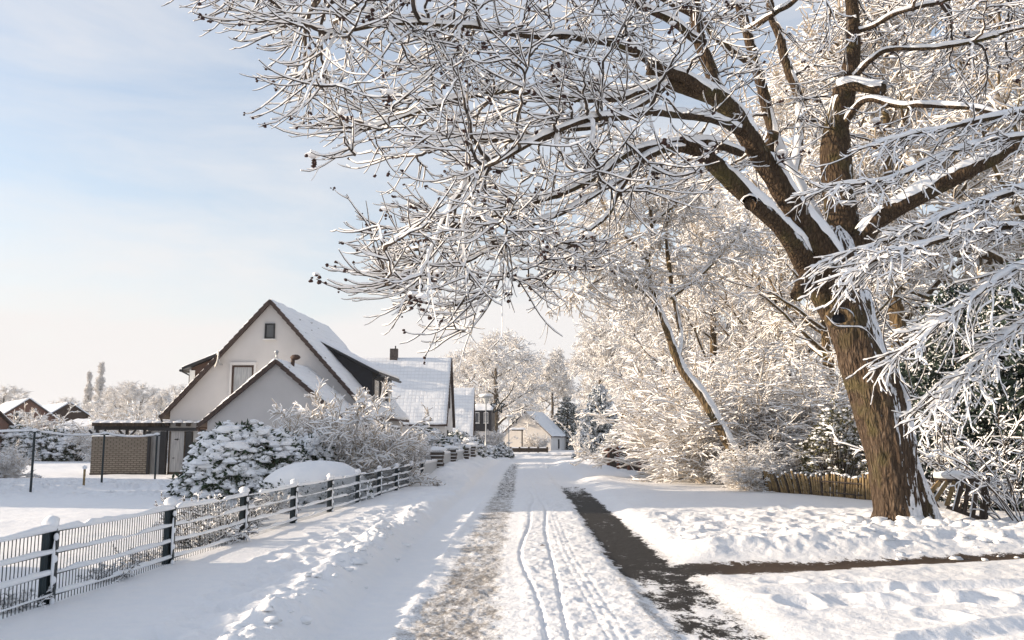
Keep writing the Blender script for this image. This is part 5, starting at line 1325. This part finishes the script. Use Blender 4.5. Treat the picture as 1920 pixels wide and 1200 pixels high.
# stone pillars with picket panels between, farther on
PY = (34.2, 38.6, 44.0, 47.5, 52.5)
for k, y in enumerate(PY):
    x = fence_x(y); z0 = hz(x, y) - .30
    o = thing('stone_pillar', ('nearest layered stone pillar at the far end of the bar fence', 'second layered stone pillar along the verge', 'third stone pillar, under a wide slab of snow', 'fourth stone pillar, close to the third', 'last stone pillar, just before the street lamp')[k], 'pillar', (x, y, z0), 0, 'stone pillars beside the road')
    m = MB(); sn = MB(); nz_ = 6
    for j in range(nz_):
        w = .46 + .05 * ((j * 7 + k) % 3 - 1); m.box((0, 0, .12 + j * .14), (w, w, .11), rz=.03 * (j % 3 - 1)); m.box((0, 0, .19 + j * .14), (w - .08, w - .08, .034))
        if j in (1, 2, 3, 4, 5): sn.box((0, -w / 2 - .004, .19 + j * .14 - .002), (w * .9, .035, .03))
    body = m.build('body', 'stone_dark', o, bevel=0); sn.build('ledge_snow', 'snow', body)
    slab('snow_cap', (-.34, -.34, .932), (.34, -.34, .932), (.34, .34, .932), (-.34, .34, .932), .13, 14, 14, 'snow', o, .02, k)
for k, (y0, y1, nm_, lab) in enumerate(((30.7, 34.0, 'picket_fence', 'short grey picket panel before the first stone pillar'), (34.5, 38.3, 'picket_fence', 'grey picket panel between the first and second stone pillar'), (38.9, 43.7, 'picket_fence', 'grey picket panel between the second and third stone pillar'), (44.3, 47.2, 'picket_fence', 'grey picket panel between the third and fourth stone pillar'), (47.8, 52.2, 'picket_fence', 'long pale picket panel in front of the last pillar'), (52.8, 55.2, 'picket_fence', 'end picket panel beside the street lamp'))):
    o = thing(nm_, lab, 'fence', (fence_x(y0), y0, hz(fence_x(y0), y0) - .32), 0, 'picket panels between the pillars')
    dx = fence_x(y1) - fence_x(y0); m = MB(); n = int((y1 - y0) / .13)
    for j in range(n + 1):
        f = j / n; m.box((dx * f, (y1 - y0) * f, .42), (.03, .08, .80))
    m.build('pickets', 'pvc_white', o)
    MB().beam((-.03, 0, .25), (dx - .03, y1 - y0, .25), .03, .06).beam((-.03, 0, .65), (dx - .03, y1 - y0, .65), .03, .06).build('rail', 'dark_wood', o)
    cl = Acc(); s = np.linspace(0, 1, 20)[:, None]; q = np.array((0, 0, .81)) * (1 - s) + np.array((dx, y1 - y0, .81)) * s
    cl.twigs(q[None], np.full((1, 20), .03), .07, rng); cl.build('top_snow', ['snow', 'snow'], o, True)

# ------------------------------------------------------------------ street lamps with star decorations
def lamp(px, D, pytop, label, star_px, star_py, ssz, slabel):
    x, y, _ = P(px, 822, D); ztop = P(px, pytop, D)[2]; z0 = hz(x, y)
    o = thing('street_lamp', label, 'street lamp', (x, y, z0), 0)
    H = ztop - z0
    MB().tube([(0, 0, -.2), (0, 0, 1.0), (0, 0, 1.02), (0, 0, H - .62)], [.065, .065, .045, .038], 12).build('pole', 'galvanised', o, True)
    hd_ = MB(); hd_.lathe((0, 0, H - .64), [(.05, 0), (.10, .04), (.24, .36), (.26, .40)], 16); hd_.build('lantern', 'lamp_glass', o, True)
    MB().lathe((0, 0, H - .235), [(.05, -.005), (.44, 0), (.46, .03), (.30, .09), (.0, .12)], 20).build('lamp_shade', 'galvanised', o, True)
    MB().blob((0, 0, H - .12), (.45, .45, .12), 3, n=18, k=8).build('snow_cap', 'snow', o, True)
    sx, _, sz = P(star_px, star_py, D); s = thing('star_decoration', slabel, 'star', (sx, y, sz), 0)
    R1 = ssz / 2; pts = []
    for k in range(10):
        a = math.pi / 2 + k * math.pi / 5; r = R1 if k % 2 == 0 else R1 * .46; pts.append((r * math.cos(a), 0, r * math.sin(a)))
    m = MB()
    for a, b in zip(pts, pts[1:] + pts[:1]): m.beam(a, b, .07, .07, up=(0, 1, 0))
    sr = m.build('outer_star', 'dark_steel', s)
    m = MB(); q = [(p[0] * .62, .0, p[2] * .62) for p in pts]
    for a, b in zip(q, q[1:] + q[:1]): m.beam(a, b, .03, .03, up=(0, 1, 0))
    m.build('inner_star', 'dark_steel', s)
    m = MB(); m.beam((x - sx, 0, R1 * .6), (0, 0, R1 * .95), .03, .03).beam((x - sx, 0, -R1 * .5), (-R1 * .5, 0, -R1 * .5), .03, .03); m.build('bracket', 'galvanised', s)
    return o
lamp(911, 55, 738, 'tall grey street lamp with a snow-capped shade at the left roadside', 933, 762, .95, 'large outline star hung on the nearer street lamp')
lamp(954, 100, 778, 'farther street lamp, small and thin, near the small white house', 965, 788, .85, 'small outline star hung on the farther street lamp')
# low brown fence at the far bend, snow on it
lf = thing('low_fence', 'low brown board fence at the far bend in front of the small white house', 'fence', (P(957, 822, 96)[0], 96, 0))
x1 = P(1026, 822, 96)[0] - lf.location[0]
m = MB(); m.box((x1 / 2, 0, .36), (x1, .06, .42)); m.build('boards', 'dark_wood', lf)
for k in range(5): MB().box((x1 * k / 4, -.06, .35), (.2, .2, .7)).build('post', 'dark_wood', lf)
slab('snow_cap', (0, -.1, .575), (x1, -.1, .575), (x1, .1, .575), (0, .1, .575), .16, 30, 4, 'snow', lf, .03, 6)
# little roofed board beside the lamp
nb2 = thing('roofed_signpost', 'small dark post with a snow-covered little roof in the garden at the bend', 'post', (P(979, 822, 99)[0], 99, 0))
MB().box((0, 0, 1.3), (.14, .14, 2.6)).box((-.5, 0, 2.5), (1.3, .3, .12)).build('post', 'dark_wood', nb2); slab('snow_cap', (-1.4, -.5, 2.565), (.4, -.5, 2.565), (.4, .5, 2.565), (-1.4, .5, 2.565), .22, 12, 8, 'snow', nb2, .03, 6)
# picket fence of the garden on the right side
pr = thing('picket_fence', 'red-brown picket fence with snow caps on the right beyond the thicket', 'fence', (0, 0, 0))
a = P(1133, 822, 47); b = P(1212, 822, 38.5)
n = 24
for j in range(n + 1):
    f = j / n; x = a[0] + (b[0] - a[0]) * f; y = 47 + (38.5 - 47) * f; z0 = .25
    wide = j % 6 == 3
    q = MB().box((x, y, z0 + .42), (.16 if wide else .10, .05 if not wide else .14, 1.0 if not wide else 1.05)).build('post' if wide else 'picket', 'red_wood' if wide else 'dark_wood', pr)
    MB().blob((x, y, z0 + .95), (.10, .07, .05), j, n=8, k=4).build('snow_cap', 'snow', q, True)
MB().beam((a[0], 47.05, .95), (b[0], 38.55, .95), .04, .07).beam((a[0], 47.05, .5), (b[0], 38.55, .5), .04, .07).build('rail', 'red_wood', pr)

# ------------------------------------------------------------------ broken picket fences by the big trunk
bf = thing('leaning_picket_fence', 'sagging fence of round wooden pickets leaning in the snow left of the big trunk', 'fence', (0, 0, 0))
ctrl = [(1436, 908, 26.0), (1470, 912, 25.3), (1520, 922, 24.3), (1570, 936, 23.2), (1620, 950, 22.2), (1660, 955, 21.8)]
cb = np.array([P(*c_) for c_ in ctrl]); n = 62
for j in range(n):
    f = j / (n - 1) * (len(cb) - 1); i = min(int(f), len(cb) - 2); q = cb[i] * (1 - f + i) + cb[i + 1] * (f - i)
    tiltx = -.12 - .16 * math.sin(j * .11) + rng.normal(0, .035); h = .62 + .05 * math.sin(j * .4) + rng.normal(0, .03); zb = hz(q[0], q[1]) - .08
    m = MB().tube([(q[0], q[1], zb), (q[0] + tiltx * h * .5, q[1] - .06, zb + h * .55), (q[0] + tiltx * h, q[1] - .10, zb + h)], [.030, .032, .027], 7)
    pk = m.build('picket', 'old_wood' if j % 5 else 'dark_wood', bf, True)
    if j % 2 == 0: MB().blob((q[0] + tiltx * h, q[1] - .10, zb + h + .015), (.034, .034, .03), j, n=7, k=4).build('snow_cap', 'snow', pk, True)
for hh in (.18, .46):
    m = MB(); m.tube([(q_[0] - .15 * hh, q_[1] + .0, hz(q_[0], q_[1]) - .08 + hh) for q_ in cb], .022, 6); m.build('rail', 'dark_wood', bf, True)
fp = thing('broken_fence_panel', 'broken wooden fence panel tipped over beside the big trunk, snow along its top rail', 'fence panel', P(1800, 935, 16.6))
FO = np.array(fp.location)
def W3(px, py, D): return P(px, py, D) - FO
m = MB(); m.beam(W3(1752, 900, 16.8), W3(1845, 900, 16.5), .05, .09); m.build('top_rail', 'dark_wood', fp)
MB().beam(W3(1790, 912, 16.7), W3(1842, 911, 16.5), .04, .07).build('middle_rail', 'old_wood', fp)
MB().beam(W3(1775, 950, 16.6), W3(1845, 975, 16.4), .04, .07).build('bottom_rail', 'dark_wood', fp)
for k in range(7):
    f = k / 6; top = W3(1762 + 84 * f, 903, 16.75 - .25 * f); bot = W3(1742 + 98 * f - (8 if k < 2 else 0), 935 + 42 * f, 16.7 - .3 * f)
    sl_ = MB().beam(bot, top, .075, .035, up=(0, 1, 0)).build('slat', 'old_wood' if k < 3 else 'dark_wood', fp)
    if k % 2: 
        c2 = Acc(); s = np.linspace(0, 1, 8)[:, None]; q = bot * (1 - s) + top * s; q[:, 0] -= .04; c2.twigs(q[None], np.full((1, 8), .012), .03, rng); c2.build('slat_snow', ['snow', 'snow'], sl_, True)
q = np.array([W3(1750, 893, 16.8), W3(1780, 892, 16.7), W3(1815, 892, 16.6), W3(1848, 893, 16.5)]); 
MB().tube([tuple(v_ + np.array((0, 0, .02))) for v_ in q], [.05, .085, .08, .05], 10).build('rail_snow', 'snow', fp, True)
for s_ in range(1): MB().beam(W3(1846, 985, 16.4), W3(1850, 895, 16.5), .08, .08).build('post', 'dark_wood', fp)
# lumps of snow round the foot of the big trunk
sm = Acc(); n = 90
ax = rng.uniform(6.0, 9.6, n); ay = 15.9 - rng.uniform(-.2, 2.2, n) * rng.random(n) - .25 * (ax - 7)
zz = ground(ax, ay)[0]; rr = rng.uniform(.04, .15, (n, 1)) * np.array((1.3, 1.1, .7))
sm.add(*blobs(np.stack([ax, ay, zz + .01], -1), rr, rng, 0, .4))
ax = rng.uniform(2.4, 9.5, 130); ay = rng.uniform(11.9, 15.5, 130); zz = ground(ax, ay)[0]; sm.add(*blobs(np.stack([ax, ay, zz + .005], -1), (.012 + .07 * rng.random((130, 1)) ** 3) * np.array((1.3, 1.2, .7)), rng, 0, .4))
ax = -1.85 + rng.normal(0, .17, 110); ay = rng.uniform(6, 17, 110); zz = ground(ax, ay)[0]; sm.add(*blobs(np.stack([ax, ay, zz + .005], -1), (.012 + .06 * rng.random((110, 1)) ** 3) * np.array((1.3, 1.2, .7)), rng, 0, .4))
tag(sm.build('snow_clods', ['snow'], None, True), 'loose clods of ploughed snow on the banks beside the road', 'snow', kind='stuff')
# a dead leaf on the road
lfm = MB(); lp = G(1018, 1024, .05); lfm.add([(lp[0] - .05, lp[1], .055), (lp[0] - .01, lp[1] + .02, .075), (lp[0] + .05, lp[1] + .005, .06), (lp[0], lp[1] - .02, .058)], [(0, 1, 2, 3)])
tag(lfm.build('dead_leaf', 'cladding_brown'), 'single brown leaf lying between the narrow wheel tracks', 'leaf')

# ------------------------------------------------------------------ thin winter haze over the whole place
hm = bpy.data.materials.new('haze'); hm.use_nodes = True
for n_ in list(hm.node_tree.nodes):
    if n_.type != 'OUTPUT_MATERIAL': hm.node_tree.nodes.remove(n_)
pv = hm.node_tree.nodes.new('ShaderNodeVolumePrincipled')
pv.inputs['Color'].default_value = (0.95, 0.96, 1.0, 1); pv.inputs['Density'].default_value = 0.00035; pv.inputs['Anisotropy'].default_value = 0.2
hm.node_tree.links.new(pv.outputs[0], [n_ for n_ in hm.node_tree.nodes if n_.type == 'OUTPUT_MATERIAL'][0].inputs['Volume'])
M['haze'] = hm
hb_ = MB(); hb_.box((0, 0, 11.5), (990, 990, 27)); tag(hb_.build('haze', 'haze'), 'thin pale winter haze over the street', 'haze', kind='stuff')
